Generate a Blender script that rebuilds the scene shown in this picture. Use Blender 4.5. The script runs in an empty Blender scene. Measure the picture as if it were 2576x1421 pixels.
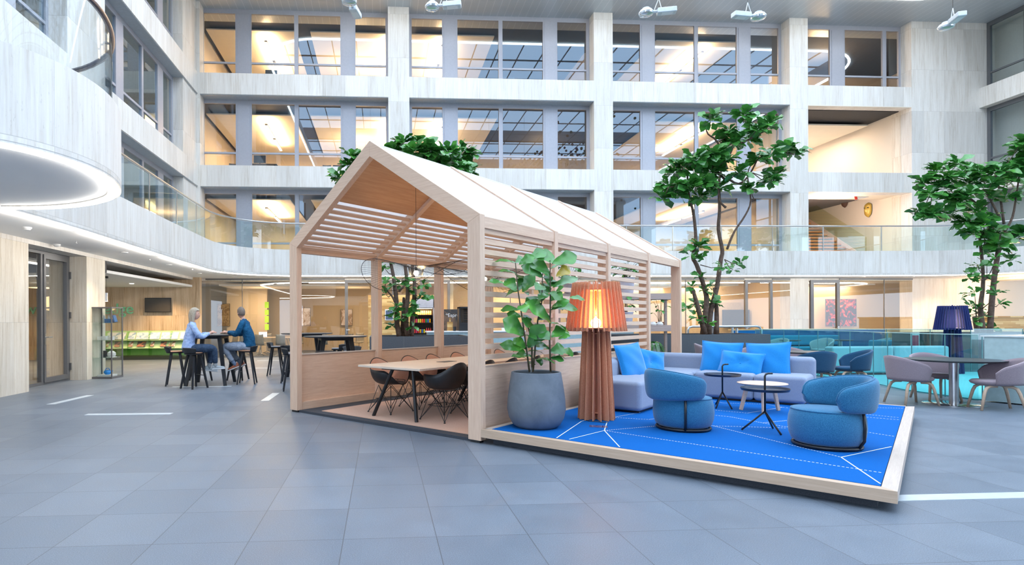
import bpy, bmesh, math, random
from mathutils import Vector, Matrix, Euler
from math import sin, cos, pi, radians, atan2, sqrt, hypot
C = bpy.context.scene.collection
random.seed(7)

# ------------------------------------------------------------------ camera, world, exposure
cam_d = bpy.data.cameras.new('camera')
cam = bpy.data.objects.new('camera', cam_d); C.objects.link(cam)
cam_d.sensor_width = 36.0
cam_d.lens = 36.0 * 1449 / 2576
cam_d.shift_x = (1288 - 1046) / 2576
cam_d.shift_y = (807 - 710.5) / 2576
cam_d.clip_end = 200
cam.location = (0, 0, 1.40)
# level camera, turned a little to the right, with a slight roll
cam.matrix_world = Matrix.Translation((0, 0, 1.40)) @ Matrix.Rotation(-radians(3.42), 4, 'Z') @ Matrix.Rotation(radians(90), 4, 'X') @ Matrix.Rotation(-0.0045, 4, 'Z')
sc = bpy.context.scene
sc.camera = cam
sc.view_settings.view_transform = 'Standard'
sc.view_settings.look = 'None'
sc.view_settings.gamma = 1
sc.view_settings.use_curve_mapping = False
sc.view_settings.exposure = 0.95
w = bpy.data.worlds.new('overcast_sky'); sc.world = w; w.use_nodes = True
bg = w.node_tree.nodes['Background']
bg.inputs[0].default_value = (0.67, 0.81, 1.0, 1)
bg.inputs[1].default_value = 2.5
sc.cycles.max_bounces = 7
sc.cycles.transparent_max_bounces = 16
sc.cycles.diffuse_bounces = 4
sc.cycles.glossy_bounces = 4
sc.cycles.use_denoising = True
sc.cycles.sample_clamp_indirect = 6
sc.cycles.caustics_reflective = False
sc.cycles.caustics_refractive = False

WARM = (1.0, 0.66, 0.34)
def lamp(kind, name, loc, power, col=WARM, size=0.3, size_y=None, rot=(0, 0, 0), spot=120, parent=None):
    d = bpy.data.lights.new(name, kind); d.energy = power; d.color = col
    if kind == 'AREA':
        d.shape = 'RECTANGLE' if size_y else 'DISK'; d.size = size
        if size_y: d.size_y = size_y
    elif kind == 'SPOT':
        d.spot_size = radians(spot); d.spot_blend = 0.8; d.shadow_soft_size = size
    else: d.shadow_soft_size = size
    o = bpy.data.objects.new(name, d); C.objects.link(o); o.location = loc; o.rotation_euler = rot
    if parent: o.parent = parent
    return o

# ------------------------------------------------------------------ mesh helper
class MB:
    def __init__(s): s.v = []; s.f = []
    def add(s, vs, fs):
        b = len(s.v); s.v += [tuple(v) for v in vs]; s.f += [tuple(b + i for i in f) for f in fs]; return s
    def box(s, x0, x1, y0, y1, z0, z1):
        return s.add([(x0,y0,z0),(x1,y0,z0),(x1,y1,z0),(x0,y1,z0),(x0,y0,z1),(x1,y0,z1),(x1,y1,z1),(x0,y1,z1)],
                     [(0,3,2,1),(4,5,6,7),(0,1,5,4),(1,2,6,5),(2,3,7,6),(3,0,4,7)])
    def cb(s, c, d, rot=0.0, M=None):          # centred box, turned about z (or by M)
        M = M or Matrix.Rotation(rot, 3, 'Z'); c = Vector(c); vs = []
        for k in ((-1,-1,-1),(1,-1,-1),(1,1,-1),(-1,1,-1),(-1,-1,1),(1,-1,1),(1,1,1),(-1,1,1)):
            vs.append(c + M @ Vector((k[0]*d[0]/2, k[1]*d[1]/2, k[2]*d[2]/2)))
        return s.add(vs, [(0,3,2,1),(4,5,6,7),(0,1,5,4),(1,2,6,5),(2,3,7,6),(3,0,4,7)])
    def prism(s, pts, z0, z1):                 # polygon in xy, extruded in z
        n = len(pts)
        return s.add([(p[0],p[1],z0) for p in pts]+[(p[0],p[1],z1) for p in pts],
                     [tuple(range(n-1,-1,-1)), tuple(range(n,2*n))]+[(i,(i+1)%n,n+(i+1)%n,n+i) for i in range(n)])
    def prism_xz(s, pts, y0, y1):              # polygon in xz, extruded in y
        n = len(pts)
        return s.add([(p[0],y0,p[1]) for p in pts]+[(p[0],y1,p[1]) for p in pts],
                     [tuple(range(n)), tuple(range(2*n-1,n-1,-1))]+[((i+1)%n,i,n+i,n+(i+1)%n) for i in range(n)])
    def tube(s, path, r, n=8, cap=True, closed=False):
        P = [Vector(p) for p in path]; m = len(P)
        R = r if isinstance(r, (list, tuple)) else [r]*m
        b = len(s.v); up = None
        for i in range(m):
            a = P[(i-1) % m] if (closed or i > 0) else P[i]
            c = P[(i+1) % m] if (closed or i < m-1) else P[i]
            t = (c - a).normalized() if (c-a).length > 1e-9 else Vector((0,0,1))
            if up is None:
                up = Vector((0,0,1)) if abs(t.z) < .9 else Vector((1,0,0))
            u = t.cross(up)
            if u.length < 1e-6: u = t.cross(Vector((0,1,0)))
            u.normalize(); v = u.cross(t).normalized(); up = v
            for k in range(n):
                q = 2*pi*k/n
                s.v.append(tuple(P[i] + (u*cos(q) + v*sin(q))*R[i]))
        for i in range(m if closed else m-1):
            j = (i+1) % m
            for k in range(n):
                l = (k+1) % n
                s.f.append((b+i*n+k, b+i*n+l, b+j*n+l, b+j*n+k))
        if cap and not closed:
            s.f.append(tuple(b+k for k in range(n-1,-1,-1))); s.f.append(tuple(b+(m-1)*n+k for k in range(n)))
        return s
    def bar(s, p0, p1, wx, wy, w2=None):       # square bar between two points, may taper
        P0, P1 = Vector(p0), Vector(p1); t = (P1-P0).normalized()
        u = Vector((1,0,0)); u = (u - t*u.dot(t)).normalized() if abs(t.x) < .95 else Vector((0,1,0))
        v = t.cross(u); k = 1 if w2 is None else w2
        vs = []
        for P, q in ((P0,1),(P1,k)):
            for a, b in ((-1,-1),(1,-1),(1,1),(-1,1)): vs.append(P + u*a*wx/2*q + v*b*wy/2*q)
        return s.add(vs, [(0,3,2,1),(4,5,6,7),(0,1,5,4),(1,2,6,5),(2,3,7,6),(3,0,4,7)])
    def lathe(s, prof, n=32, c=(0,0,0), a0=0, a1=2*pi):
        full = abs(a1-a0-2*pi) < 1e-6; m = n if full else n+1; b = len(s.v)
        for r, z in prof:
            for k in range(m):
                q = a0+(a1-a0)*k/n; s.v.append((c[0]+r*cos(q), c[1]+r*sin(q), c[2]+z))
        for i in range(len(prof)-1):
            for k in range(n):
                l = (k+1) % m; s.f.append((b+i*m+k, b+i*m+l, b+(i+1)*m+l, b+(i+1)*m+k))
        if prof[0][0] > 1e-6 and full: s.f.append(tuple(b+k for k in range(m-1,-1,-1)))
        if prof[-1][0] > 1e-6 and full: s.f.append(tuple(b+(len(prof)-1)*m+k for k in range(m)))
        return s
    def disc(s, c, r, h, n=24): return s.lathe([(r,0),(r,h)], n, c)
    def grid(s, fn, nu, nv, closed_u=False):
        b = len(s.v); mu = nu if closed_u else nu+1
        for j in range(nv+1):
            for i in range(mu): s.v.append(tuple(fn(i/nu, j/nv)))
        for j in range(nv):
            for i in range(nu):
                k = (i+1) % mu; s.f.append((b+j*mu+i, b+j*mu+k, b+(j+1)*mu+k, b+(j+1)*mu+i))
        return s
    def ball(s, c, r, n=10, sz=1.0):
        pr = [(max(1e-5, r*sin(pi*i/n)), -r*sz*cos(pi*i/n)) for i in range(n+1)]
        return s.lathe(pr, n*2 if n > 4 else 8, c)
    def move(s, M):
        s.v = [tuple(M @ Vector(v)) for v in s.v]; return s
    def build(s, name, mat, parent=None, smooth=False, bevel=0, seg=2, loc=None, rotz=0, sub=0, solid=0, offset=0, angle=35):
        me = bpy.data.meshes.new(name); me.from_pydata(s.v, [], s.f); me.validate(); me.update()
        me.materials.append(mat)
        if smooth:
            me.polygons.foreach_set('use_smooth', [True]*len(me.polygons))
            if smooth != 'all':
                try: me.set_sharp_from_angle(angle=radians(angle))
                except Exception: pass
        o = bpy.data.objects.new(name, me); C.objects.link(o)
        if loc: o.location = loc
        if rotz: o.rotation_euler = (0, 0, rotz)
        if parent: o.parent = parent
        if solid:
            m = o.modifiers.new('solid', 'SOLIDIFY'); m.thickness = solid; m.offset = offset
        if bevel:
            m = o.modifiers.new('bevel', 'BEVEL'); m.width = bevel; m.segments = seg; m.limit_method = 'ANGLE'; m.angle_limit = radians(40)
            if not smooth:
                me.polygons.foreach_set('use_smooth', [True]*len(me.polygons)); m.harden_normals = True
        if sub:
            m = o.modifiers.new('sub', 'SUBSURF'); m.levels = sub; m.render_levels = sub
        return o

def tag(o, label, cat, group=None, kind=None):
    o['label'] = label; o['category'] = cat
    if group: o['group'] = group
    if kind: o['kind'] = kind
    return o
def thing(name, label, cat, loc=(0,0,0), rotz=0, group=None):
    o = bpy.data.objects.new(name, None); C.objects.link(o); o.empty_display_size = .2
    o.location = loc; o.rotation_euler = (0, 0, rotz)
    return tag(o, label, cat, group)
def struct(o):
    o['kind'] = 'structure'; return o
def sempty(name, loc=(0,0,0), rotz=0):
    o = bpy.data.objects.new(name, None); C.objects.link(o); o.location = loc; o.rotation_euler = (0,0,rotz); o['kind'] = 'structure'; return o
def dup(root, loc, rotz, label=None, group=None, cat=None):
    r = root.copy(); C.objects.link(r); r.location = loc; r.rotation_euler = (0, 0, rotz)
    if label: r['label'] = label
    if group: r['group'] = group
    for ch in list(root.children):
        c = ch.copy(); C.objects.link(c); c.parent = r
        for g in ch.children:
            d = g.copy(); C.objects.link(d); d.parent = c
    return r

ORD = ['nearest','second','third','fourth','fifth','sixth','seventh','eighth','ninth','tenth','eleventh','twelfth','thirteenth','fourteenth']
def text_mesh(body, size, extrude, width=None):
    cu = bpy.data.curves.new('text', 'FONT'); cu.body = body; cu.size = size; cu.extrude = extrude
    o = bpy.data.objects.new('text', cu); C.objects.link(o); bpy.context.view_layer.update()
    me = bpy.data.meshes.new_from_object(o.evaluated_get(bpy.context.evaluated_depsgraph_get()))
    bpy.data.objects.remove(o); bpy.data.curves.remove(cu)
    if width:
        k = width/max(v.co.x for v in me.vertices)
        for v in me.vertices: v.co.x *= k
    return me

# ------------------------------------------------------------------ materials
class NT:
    def __init__(s, name):
        s.m = bpy.data.materials.new(name); s.m.use_nodes = True; s.t = s.m.node_tree; s.n = s.t.nodes
        s.n.clear(); s.out = s.n.new('ShaderNodeOutputMaterial')
    def new(s, typ, _o=0, **kw):
        nd = s.n.new('ShaderNode'+typ)
        for k, v in kw.items():
            if k.startswith('i'):
                key = k[1:]; key = int(key) if key.isdigit() else key.replace('_', ' ')
                s.set(nd, key, v)
            else: setattr(nd, k, v)
        return nd
    def set(s, nd, key, v):
        if hasattr(v, 'is_output'): s.t.links.new(v, nd.inputs[key])
        elif hasattr(v, 'outputs'): s.t.links.new(v.outputs[0], nd.inputs[key])
        else:
            sock = nd.inputs[key]
            if sock.type == 'RGBA' and len(v) == 3: v = (*v, 1)
            sock.default_value = v
    def math(s, op, a, b=None, c=None):
        nd = s.n.new('ShaderNodeMath'); nd.operation = op
        for i, v in enumerate((a, b, c)):
            if v is not None: s.set(nd, i, v)
        return nd.outputs[0]
    def coord(s, which='Object'):
        return s.n.new('ShaderNodeTexCoord').outputs[which]
    def world(s): return s.n.new('ShaderNodeNewGeometry').outputs['Position']
    def map(s, v, scale=(1,1,1), rot=(0,0,0), loc=(0,0,0)):
        return s.new('Mapping', i0=v, i1=loc, i2=rot, i3=scale).outputs[0]
    def noise(s, v, scale=5, detail=4, rough=.5, dist=0):
        nd = s.new('TexNoise', iVector=v, iScale=scale, iDetail=detail, iRoughness=rough, iDistortion=dist); return nd.outputs[0]
    def ramp(s, f, stops):
        nd = s.new('ValToRGB', i0=f); e = nd.color_ramp.elements
        e[0].position, e[0].color = stops[0][0], (*stops[0][1], 1)
        e[1].position, e[1].color = stops[-1][0], (*stops[-1][1], 1)
        for p, c in stops[1:-1]:
            q = e.new(p); q.color = (*c, 1)
        return nd.outputs[0]
    def mixc(s, f, a, b, mode='MIX'):
        nd = s.n.new('ShaderNodeMix'); nd.data_type = 'RGBA'; nd.blend_type = mode
        s.set(nd, 0, f); s.set(nd, 6, a if hasattr(a,'is_output') else (*a,1)); s.set(nd, 7, b if hasattr(b,'is_output') else (*b,1))
        return nd.outputs[2]
    def bump(s, h, strength=.2, dist=.01):
        return s.new('Bump', iHeight=h, iStrength=strength, iDistance=dist).outputs[0]
    def pbr(s, col, rough=.5, metal=0, normal=None, spec=.5, **kw):
        p = s.n.new('ShaderNodeBsdfPrincipled')
        s.set(p, 'Base Color', col); s.set(p, 'Roughness', rough); s.set(p, 'Metallic', metal); s.set(p, 'Specular IOR Level', spec)
        if normal is not None: s.set(p, 'Normal', normal)
        for k, v in kw.items(): s.set(p, k.replace('_', ' '), v)
        s.t.links.new(p.outputs[0], s.out.inputs[0]); return p
def hexc(h):
    h = h.lstrip('#'); r = []
    for i in (0, 2, 4):
        v = int(h[i:i+2], 16)/255; r.append(v/12.92 if v <= .04045 else ((v+.055)/1.055)**2.4)
    return tuple(r)
def plain(name, col, rough=.5, metal=0, spec=.5, var=.06, scale=12, bump=0):
    n = NT(name); co = n.coord(); f = n.noise(co, scale, 3)
    c0 = tuple(max(0, c*(1-var)) for c in col); c1 = tuple(min(1, c*(1+var)) for c in col)
    c = n.ramp(f, [(.3, c0), (.7, c1)])
    n.pbr(c, rough, metal, n.bump(n.noise(co, 180, 2), bump, .002) if bump else None, spec); return n.m
def emit(name, col, strength):
    n = NT(name); e = n.new('Emission', iColor=col, iStrength=strength); n.t.links.new(e.outputs[0], n.out.inputs[0]); return n.m
def glass(name, tint, ior=1.5, extra=0.0, rough=0.0, refl=(1,1,1)):
    n = NT(name); bf = n.n.new('ShaderNodeNewGeometry').outputs['Backfacing']
    fr = n.new('Fresnel', iIOR=n.math('ADD', ior, n.math('MULTIPLY', bf, 1/ior-ior))).outputs[0]
    f = n.math('MINIMUM', n.math('ADD', fr, extra), 1.0)
    t = n.new('BsdfTransparent', iColor=tint); g = n.new('BsdfGlossy', iRoughness=rough, iColor=refl)
    m = n.new('MixShader', i0=f, i1=t.outputs[0], i2=g.outputs[0]); n.t.links.new(m.outputs[0], n.out.inputs[0]); return n.m

def travertine(name, lo, mid, hi, joints=True, px=0.9, pz=1.75, bumpy=.25):
    n = NT(name); P = n.world(); s = n.new('SeparateXYZ', i0=P)
    x, y, z = s.outputs
    h = n.math('ADD', x, y)
    ix = n.math('FLOOR', n.math('DIVIDE', h, px)); iz = n.math('FLOOR', n.math('DIVIDE', n.math('ADD', z, .35), pz))
    cell = n.new('CombineXYZ', i0=ix, i1=iz, i2=0.)
    wn = n.new('TexWhiteNoise', iVector=cell); wn.noise_dimensions = '3D'
    off = n.new('VectorMath', operation='SCALE', i0=wn.outputs['Color'], i3=9.0).outputs[0]
    v = n.new('VectorMath', operation='ADD', i0=n.map(P, (1,1,.13)), i1=off).outputs[0]
    f = n.noise(v, 4.0, 6, .6, .25)
    st = n.noise(n.new('VectorMath', operation='ADD', i0=n.map(P, (1,1,.035)), i1=off).outputs[0], 24, 5, .7)
    f = n.math('ADD', n.math('MULTIPLY', f, .45), n.math('MULTIPLY', st, .55))
    c = n.ramp(f, [(.36, lo), (.47, mid), (.62, hi)])
    pits = n.noise(n.map(P, (1,1,.28)), 42, 6, .72)
    pm = n.ramp(pits, [(.30, (.62,.60,.57)), (.40, (1,1,1))])
    c = n.mixc(.55, c, pm, 'MULTIPLY')
    pv = n.new('MapRange', iValue=wn.outputs['Value'], i3=.90, i4=1.06).outputs[0]
    c = n.mixc(1.0, c, n.new('CombineXYZ', i0=pv, i1=pv, i2=pv).outputs[0], 'MULTIPLY')
    if joints:
        fx = n.math('FRACT', n.math('DIVIDE', h, px)); fz = n.math('FRACT', n.math('DIVIDE', n.math('ADD', z, .35), pz))
        jx = n.math('LESS_THAN', fx, .006); jz = n.math('LESS_THAN', fz, .005)
        j = n.math('MULTIPLY', n.math('MAXIMUM', jx, jz), .35)
        c = n.mixc(j, c, (.30,.28,.25))
    n.pbr(c, .62, 0, n.bump(pits, bumpy, .01), .35); return n.m
def wood(name, lo, hi, axis='x', rough=.5, scale=1.0, plank=None):
    n = NT(name); co = n.coord()
    sc_ = {'x': (1.2, 22, 22), 'y': (22, 1.2, 22), 'z': (22, 22, 1.2)}[axis]
    v = n.map(co, tuple(a*scale for a in sc_))
    f = n.noise(v, 2.2, 6, .62, .35); fine = n.noise(v, 9, 3, .6)
    c = n.ramp(f, [(.25, lo), (.75, hi)])
    c = n.mixc(.12, c, n.ramp(fine, [(.35, (.55,.5,.45)), (.65, (1,1,1))]), 'MULTIPLY')
    n.pbr(c, rough, 0, n.bump(fine, .06, .003), .4); return n.m
def fabric(name, lo, hi, scale=220, rough=.95, fac=.5, sheen=.2):
    n = NT(name); co = n.coord()
    f = n.noise(co, scale, 3, .7); g = n.noise(co, 3, 2)
    c = n.ramp(f, [(.35, lo), (.65, hi)])
    c = n.mixc(.25, c, n.ramp(g, [(.3, (.93,.93,.94)), (.7, (1,1,1))]), 'MULTIPLY')
    n.pbr(c, rough, 0, n.bump(f, .25, .003), .2, Sheen_Weight=sheen); return n.m

M = {}
M['trav'] = travertine('travertine_pale', (.64,.58,.50), (.76,.72,.66), (.84,.81,.76))
M['trav_w'] = travertine('travertine_warm', (.56,.48,.37), (.74,.67,.56), (.85,.80,.71))
M['alu'] = plain('grey_window_frame', hexc('a9abb4'), .45, .1, var=.03)
M['alu_d'] = plain('dark_window_frame', hexc('6c6d70'), .4, .3, var=.03)
M['glass'] = glass('window_glass', (.93,.95,.96), 1.6, .06, refl=(.62,.82,1))
M['glass_b'] = glass('window_glass_blue', (.80,.88,.92), 1.6, .08, refl=(.68,.84,.95))
M['gl_rail'] = glass('balustrade_glass', (.87,.95,.95), 1.45, .02)
M['gl_teal'] = glass('screen_glass_teal', (.78,.93,.93), 1.45, .02)
M['gl_clear'] = glass('clear_glass', (.95,.97,.96), 1.45, .01)
M['gl_bay'] = glass('bay_glass', (.95,.97,.97), 1.4, 0, refl=(.45,.5,.55))
M['gl_room'] = glass('ground_floor_glass', (.90,.88,.82), 1.45, .05)
M['led'] = emit('led_strip', (1.0,.97,.90), 9)
M['ledw'] = emit('led_warm', (1.0,.80,.52), 9)
M['bulb'] = emit('bulb_glow', (1.0,.78,.45), 40)
M['down'] = emit('downlight_glow', (1.0,.88,.70), 10)
M['white'] = plain('white_plaster', (.80,.80,.79), .8, var=.015, scale=2)
M['cream'] = plain('cream_plaster', (.80,.73,.62), .85, var=.02, scale=1)
M['raft'] = plain('acoustic_raft', (.84,.78,.66), .9, var=.02, scale=3)
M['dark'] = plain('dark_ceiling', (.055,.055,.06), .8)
M['black'] = plain('black_steel', (.016,.017,.02), .38, .2, var=.1)
M['blackp'] = plain('black_plastic', (.018,.019,.022), .45, 0, var=.1)
M['steel'] = plain('brushed_steel', (.55,.56,.57), .28, 1, var=.05)
M['chrome'] = plain('chrome', (.75,.75,.76), .12, 1, var=.02)
M['granite'] = None
# floor: 0.6 m granite tiles, each its own tone
n = NT('granite_tiles'); P = n.world(); s_ = n.new('SeparateXYZ', i0=P)
tx = n.math('DIVIDE', n.math('ADD', s_.outputs[0], 0.25), .6); ty = n.math('DIVIDE', n.math('SUBTRACT', s_.outputs[1], 3.72), .6)
cell = n.new('CombineXYZ', i0=n.math('FLOOR', tx), i1=n.math('FLOOR', ty), i2=0.)
wn = n.new('TexWhiteNoise', iVector=cell); wn.noise_dimensions = '3D'
spk = n.noise(P, 160, 4, .8); blot = n.noise(P, 3.0, 5, .6, .3)
c = n.ramp(wn.outputs['Value'], [(0, (.122,.152,.192)), (.5, (.136,.167,.208)), (1, (.162,.194,.236))])
c = n.mixc(.8, c, n.ramp(spk, [(.32, (.55,.56,.58)), (.52, (1,1,1)), (.70, (1.9,1.9,1.9))]), 'MULTIPLY')
c = n.mixc(.5, c, n.ramp(blot, [(.3, (.82,.82,.84)), (.7, (1.1,1.1,1.1))]), 'MULTIPLY')
def edge(t, wd):
    fr = n.math('FRACT', t); return n.math('MAXIMUM', n.math('LESS_THAN', fr, wd), n.math('GREATER_THAN', fr, 1-wd))
j = n.math('MAXIMUM', edge(tx, .005), edge(ty, .005))
c = n.mixc(n.math('MULTIPLY', j, .72), c, (.045,.05,.058))
n.pbr(c, n.new('MapRange', iValue=blot, i3=.34, i4=.5).outputs[0], 0, n.bump(spk, .25, .002), .5)
M['floor'] = n.m
n = NT('planter_granite'); P = n.world()
c = n.ramp(n.noise(P, 90, 4, .8), [(.35, (.035,.042,.052)), (.65, (.13,.145,.165))])
n.pbr(c, .55, 0, None, .4); M['granite'] = n.m
n = NT('slatted_metal_ceiling'); P = n.world(); s_ = n.new('SeparateXYZ', i0=P)
fr = n.math('FRACT', n.math('DIVIDE', s_.outputs[0], .30))
n.pbr(n.mixc(n.math('LESS_THAN', fr, .05), (.50,.54,.57), (.68,.70,.72)), .35, .2, None, .5); M['ceil'] = n.m

floor = struct(MB().box(-24, 34, -14, 36, -.2, 0).build('floor', M['floor']))
for i, pts in enumerate([[(-5.72,10.2),(-5.58,10.2),(-5.51,11.4),(-5.65,11.4)], [(-4.48,8.96),(-3.2,8.93),(-3.2,9.07),(-4.48,9.09)], [(-2.13,10.31),(-1.99,10.31),(-1.99,11.40),(-2.13,11.40)],
        [(-4.5,12.66),(-3.25,12.66),(-3.25,12.74),(-4.5,12.74)], [(-4.44,20.85),(-3.28,20.85),(-3.28,20.95),(-4.44,20.95)], [(-3.97,17.5),(-3.27,17.5),(-3.27,17.6),(-3.97,17.6)], [(3.86,4.19),(9.5,4.19),(9.5,4.33),(3.86,4.33)]]):
    if i == 0: M['strip'] = plain('floor_strip', (.62,.68,.72), .35, .3, var=.05)
    struct(MB().prism(pts, 0, .004).build('trim_%d' % (i+1), M['strip']))

# ---------------------------------------------------------------- upper facades
YB, XL, XR = 23.0, -7.13, 25.40
LEV = [(3.92, 6.71), (7.54, 10.33), (11.16, 13.94)]      # sill, head of each storey
COLS = [(-7.13, -7.05), (.315, 1.156), (8.69, 9.48), (17.01, 17.80)]
wb = MB()
for a, b in ((3.0, 3.92), (6.71, 7.54), (10.33, 11.16)): wb.box(-7.7, 26, YB, YB+.5, a, b)
for a, b in COLS: wb.box(a if a > -7 else -7.7, b, YB-.004, YB+.62, 3.0, 13.94)
wb.box(22.36, 25.9, YB-.004, YB+.62, 3.0, 13.94)
# back facade column feet at the ground floor
for a, b in ((16.98, 17.80), (22.36, 25.9)): wb.box(a, b, YB, YB+.6, 0, 3.0)
struct(wb.build('wall_back', M['trav']))
wl = MB()
for a, b in ((6.71, 7.54), (10.33, 11.16)): wl.box(-7.63, XL, -13, YB, a, b)
wl.box(-7.63, XL, 10.9, YB, 3.0, 3.92)
for a, b in ((21.47, 23.0), (13.60, 15.40), (5.4, 7.2), (-2.8, -1.0)): wl.box(-7.75, XL-.06 if a > 20 else XL+.004, a, b, 3.92, 13.94)
struct(wl.build('wall_left', M['trav']))
wg = MB()
wg.box(-8.3, XL-.01, 5.0, 12.13, 0, 3.12); wg.box(-8.3, XL-.02, 14.46, 15.4, 0, 3.12)
struct(wg.build('wall_left', M['trav_w']))
wr = MB()
for a, b in ((6.71, 7.54), (10.33, 11.16)): wr.box(XR, XR+.5, -13, YB, a, b)
wr.box(XR, XR+.5, 16, YB, 3.0, 3.92)
for a, b in ((13.4, 15.2), (5.4, 7.2)): wr.box(XR-.004, XR+.6, a, b, 3.0, 13.94)
struct(wr.build('wall_right', M['trav']))
# building side behind the viewer, closing the court
wf = MB()
for a, b in ((0, .9), (3.0, 3.92), (6.71, 7.54), (10.33, 11.16), (13.7, 14.1)): wf.box(-8, 26, -13.2, -12.7, a, b)
for k in range(5): wf.box(-7.7+8.15*k, -6.9+8.15*k, -13.3, -12.6, 0, 14)
struct(wf.build('wall_front', M['trav']))
struct(MB().box(-8, 26, -13.6, -13.5, 0, 14).build('wall_front_infill', plain('distant_dark_glass', (.10,.13,.16), .2)))

# roof slab with the rounded opening and its lit rim, skylight bars above
def rrect(x0, x1, y0, y1, r, n=10):
    p = []
    for cx, cy, a in ((x1-r, y1-r, 0), (x0+r, y1-r, 90), (x0+r, y0+r, 180), (x1-r, y0+r, 270)):
        for k in range(n+1):
            q = radians(a+90*k/n); p.append((cx+r*cos(q), cy+r*sin(q)))
    return p
hole = rrect(-5.4, 23.4, -9.5, 21.4, 2.6)
outer = []
cxm, cym = 9.0, 6.0
for x, y in hole:
    dx, dy = x-cxm, y-cym
    t = min((26-cxm)/dx if dx > 0 else (-8.2-cxm)/dx if dx < 0 else 1e9, (24-cym)/dy if dy > 0 else (-13.5-cym)/dy if dy < 0 else 1e9)
    outer.append((cxm+dx*t, cym+dy*t))
nh = len(hole); mb = MB()
for i in range(nh):
    j = (i+1) % nh
    mb.add([(*hole[i],13.94),(*hole[j],13.94),(*outer[j],13.94),(*outer[i],13.94),(*hole[i],14.9),(*hole[j],14.9),(*outer[j],14.9),(*outer[i],14.9)], [(0,3,2,1),(4,5,6,7),(0,1,5,4)])
mb.add([(-8.2,24,13.94),(26,24,13.94),(26,24.5,13.94),(-8.2,24.5,13.94)], [(0,1,2,3)])
for x0,x1,y0,y1 in ((-8.2,26,24-1.2,24.3),(25.0,26.5,-13.5,24),(-8.4,-7.0,-13.5,24)): mb.box(x0,x1,y0,y1,13.945,14.9)
struct(mb.build('ceiling', M['ceil']))
struct(MB().tube([(x, y, 13.93) for x, y in rrect(-5.35, 23.35, -9.45, 21.35, 2.6)], .06, 6, closed=True).build('trim_8', M['led']))
mb = MB()
for k in range(26): mb.box(-6+1.2*k, -5.96+1.2*k, -10, 22, 15.2, 15.26)
for k in range(14): mb.box(-6, 24.5, -9.6+2.4*k, -9.56+2.4*k, 15.2, 15.27)
for k in range(4): mb.box(-6, 24.5, -6+8*k, -5.6+8*k, 15.5, 16.3)
struct(mb.build('trim_9', plain('skylight_bars', (.16,.20,.24), .5)))

# ---------------------------------------------------------------- window bays
FR = [(.0,.016),(.184,.266),(.495,.514),(.741,.819),(.984,1.0)]
wnum = [0]
def window_bay(org, ux, L, z0, z1, fr=FR, mat=None, gl=None, inward=None, tr=.775, wide=(1,3)):
    """a bay of fixed panes: org = start point (x,y), ux = unit vector along the bay"""
    wnum[0] += 1
    e = sempty('window_%d' % wnum[0]); mat = mat or M['alu']; gl = gl or M['glass']
    ang = atan2(ux[1], ux[0]); R = Matrix.Translation((org[0], org[1], 0)) @ Matrix.Rotation(ang, 4, 'Z')
    H = z1-z0; m = MB()
    m.box(0, L, 0, .09, z1-.065*H, z1); m.box(0, L, 0, .09, z0, z0+.012*H)
    for i, (a, b) in enumerate(fr):
        m.box(a*L, b*L, .002, .088, z0+.012*H, z1-.065*H)
        if b-a > .05: m.box(a*L+.07, b*L-.07, -.012, .001, z0+.03, z1-.08*H)
    for (a0, a), (b, b1) in zip(fr[:-1], fr[1:]):
        zt = z0+(1-tr)*H; m.box(a*L, b*L, .005, .08, zt-.035, zt+.035)
        m.box(a*L, a*L+.012, -.006, .001, z0, z1-.066*H); m.box(b*L-.012, b*L, -.006, .001, z0, z1-.066*H)
    m.move(R).build('window_frame', mat, e)
    p = MB()
    for (a0, a), (b, b1) in zip(fr[:-1], fr[1:]):
        zt = z0+(1-tr)*H
        for q0, q1 in ((z0+.012*H, zt-.035), (zt+.035, z1-.065*H)):
            p.add([(a*L,.045,q0),(b*L,.045,q0),(b*L,.045,q1),(a*L,.045,q1)], [(0,1,2,3)])
    p.move(R).build('pane', gl, e)
    return e
for li, (z0, z1) in enumerate(LEV):
    window_bay((-7.17, 23.5), (1,0), 7.52, z0, z1)
    window_bay((1.156, 23.5), (1,0), 7.53, z0, z1)
    window_bay((9.48, 23.5), (1,0), 7.53, z0, z1)
    if li == 2:
        window_bay((17.80, 23.5), (1,0), 4.61, z0, z1, fr=[(.0,.03),(.30,.44),(.813,.845),(.97,1.0)])
    # left wing (bays along y) and right wing
    for y0, y1 in ((15.4, 21.47), (7.2, 13.60), (-1.0, 5.4)):
        window_bay((-7.63, y1), (0,-1), y1-y0, z0, z1, mat=M['alu'], gl=M['glass_b'], fr=[(.0,.02),(.155,.235),(.43,.45),(.665,.745),(.98,1.0)] if y0 > 10 else FR)
    for y0, y1 in ((15.2, 22.98), (7.2, 13.40)):
        window_bay((XR+.42, y0), (0,1), y1-y0, z0, z1, mat=M['alu_d'], gl=M['glass_b'])
# soffit lining of each recess
m = MB()
for z0, z1 in LEV[:2]:
    m.box(-7.12, 17.0, YB+.02, 23.5, z1-.02, z1-.004)
    m.box(-7.6, XL-.02, -13, 22.98, z1-.02, z1-.004)
struct(m.build('ceiling_soffit', plain('soffit_metal', (.42,.47,.52), .4, .2)))

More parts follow.
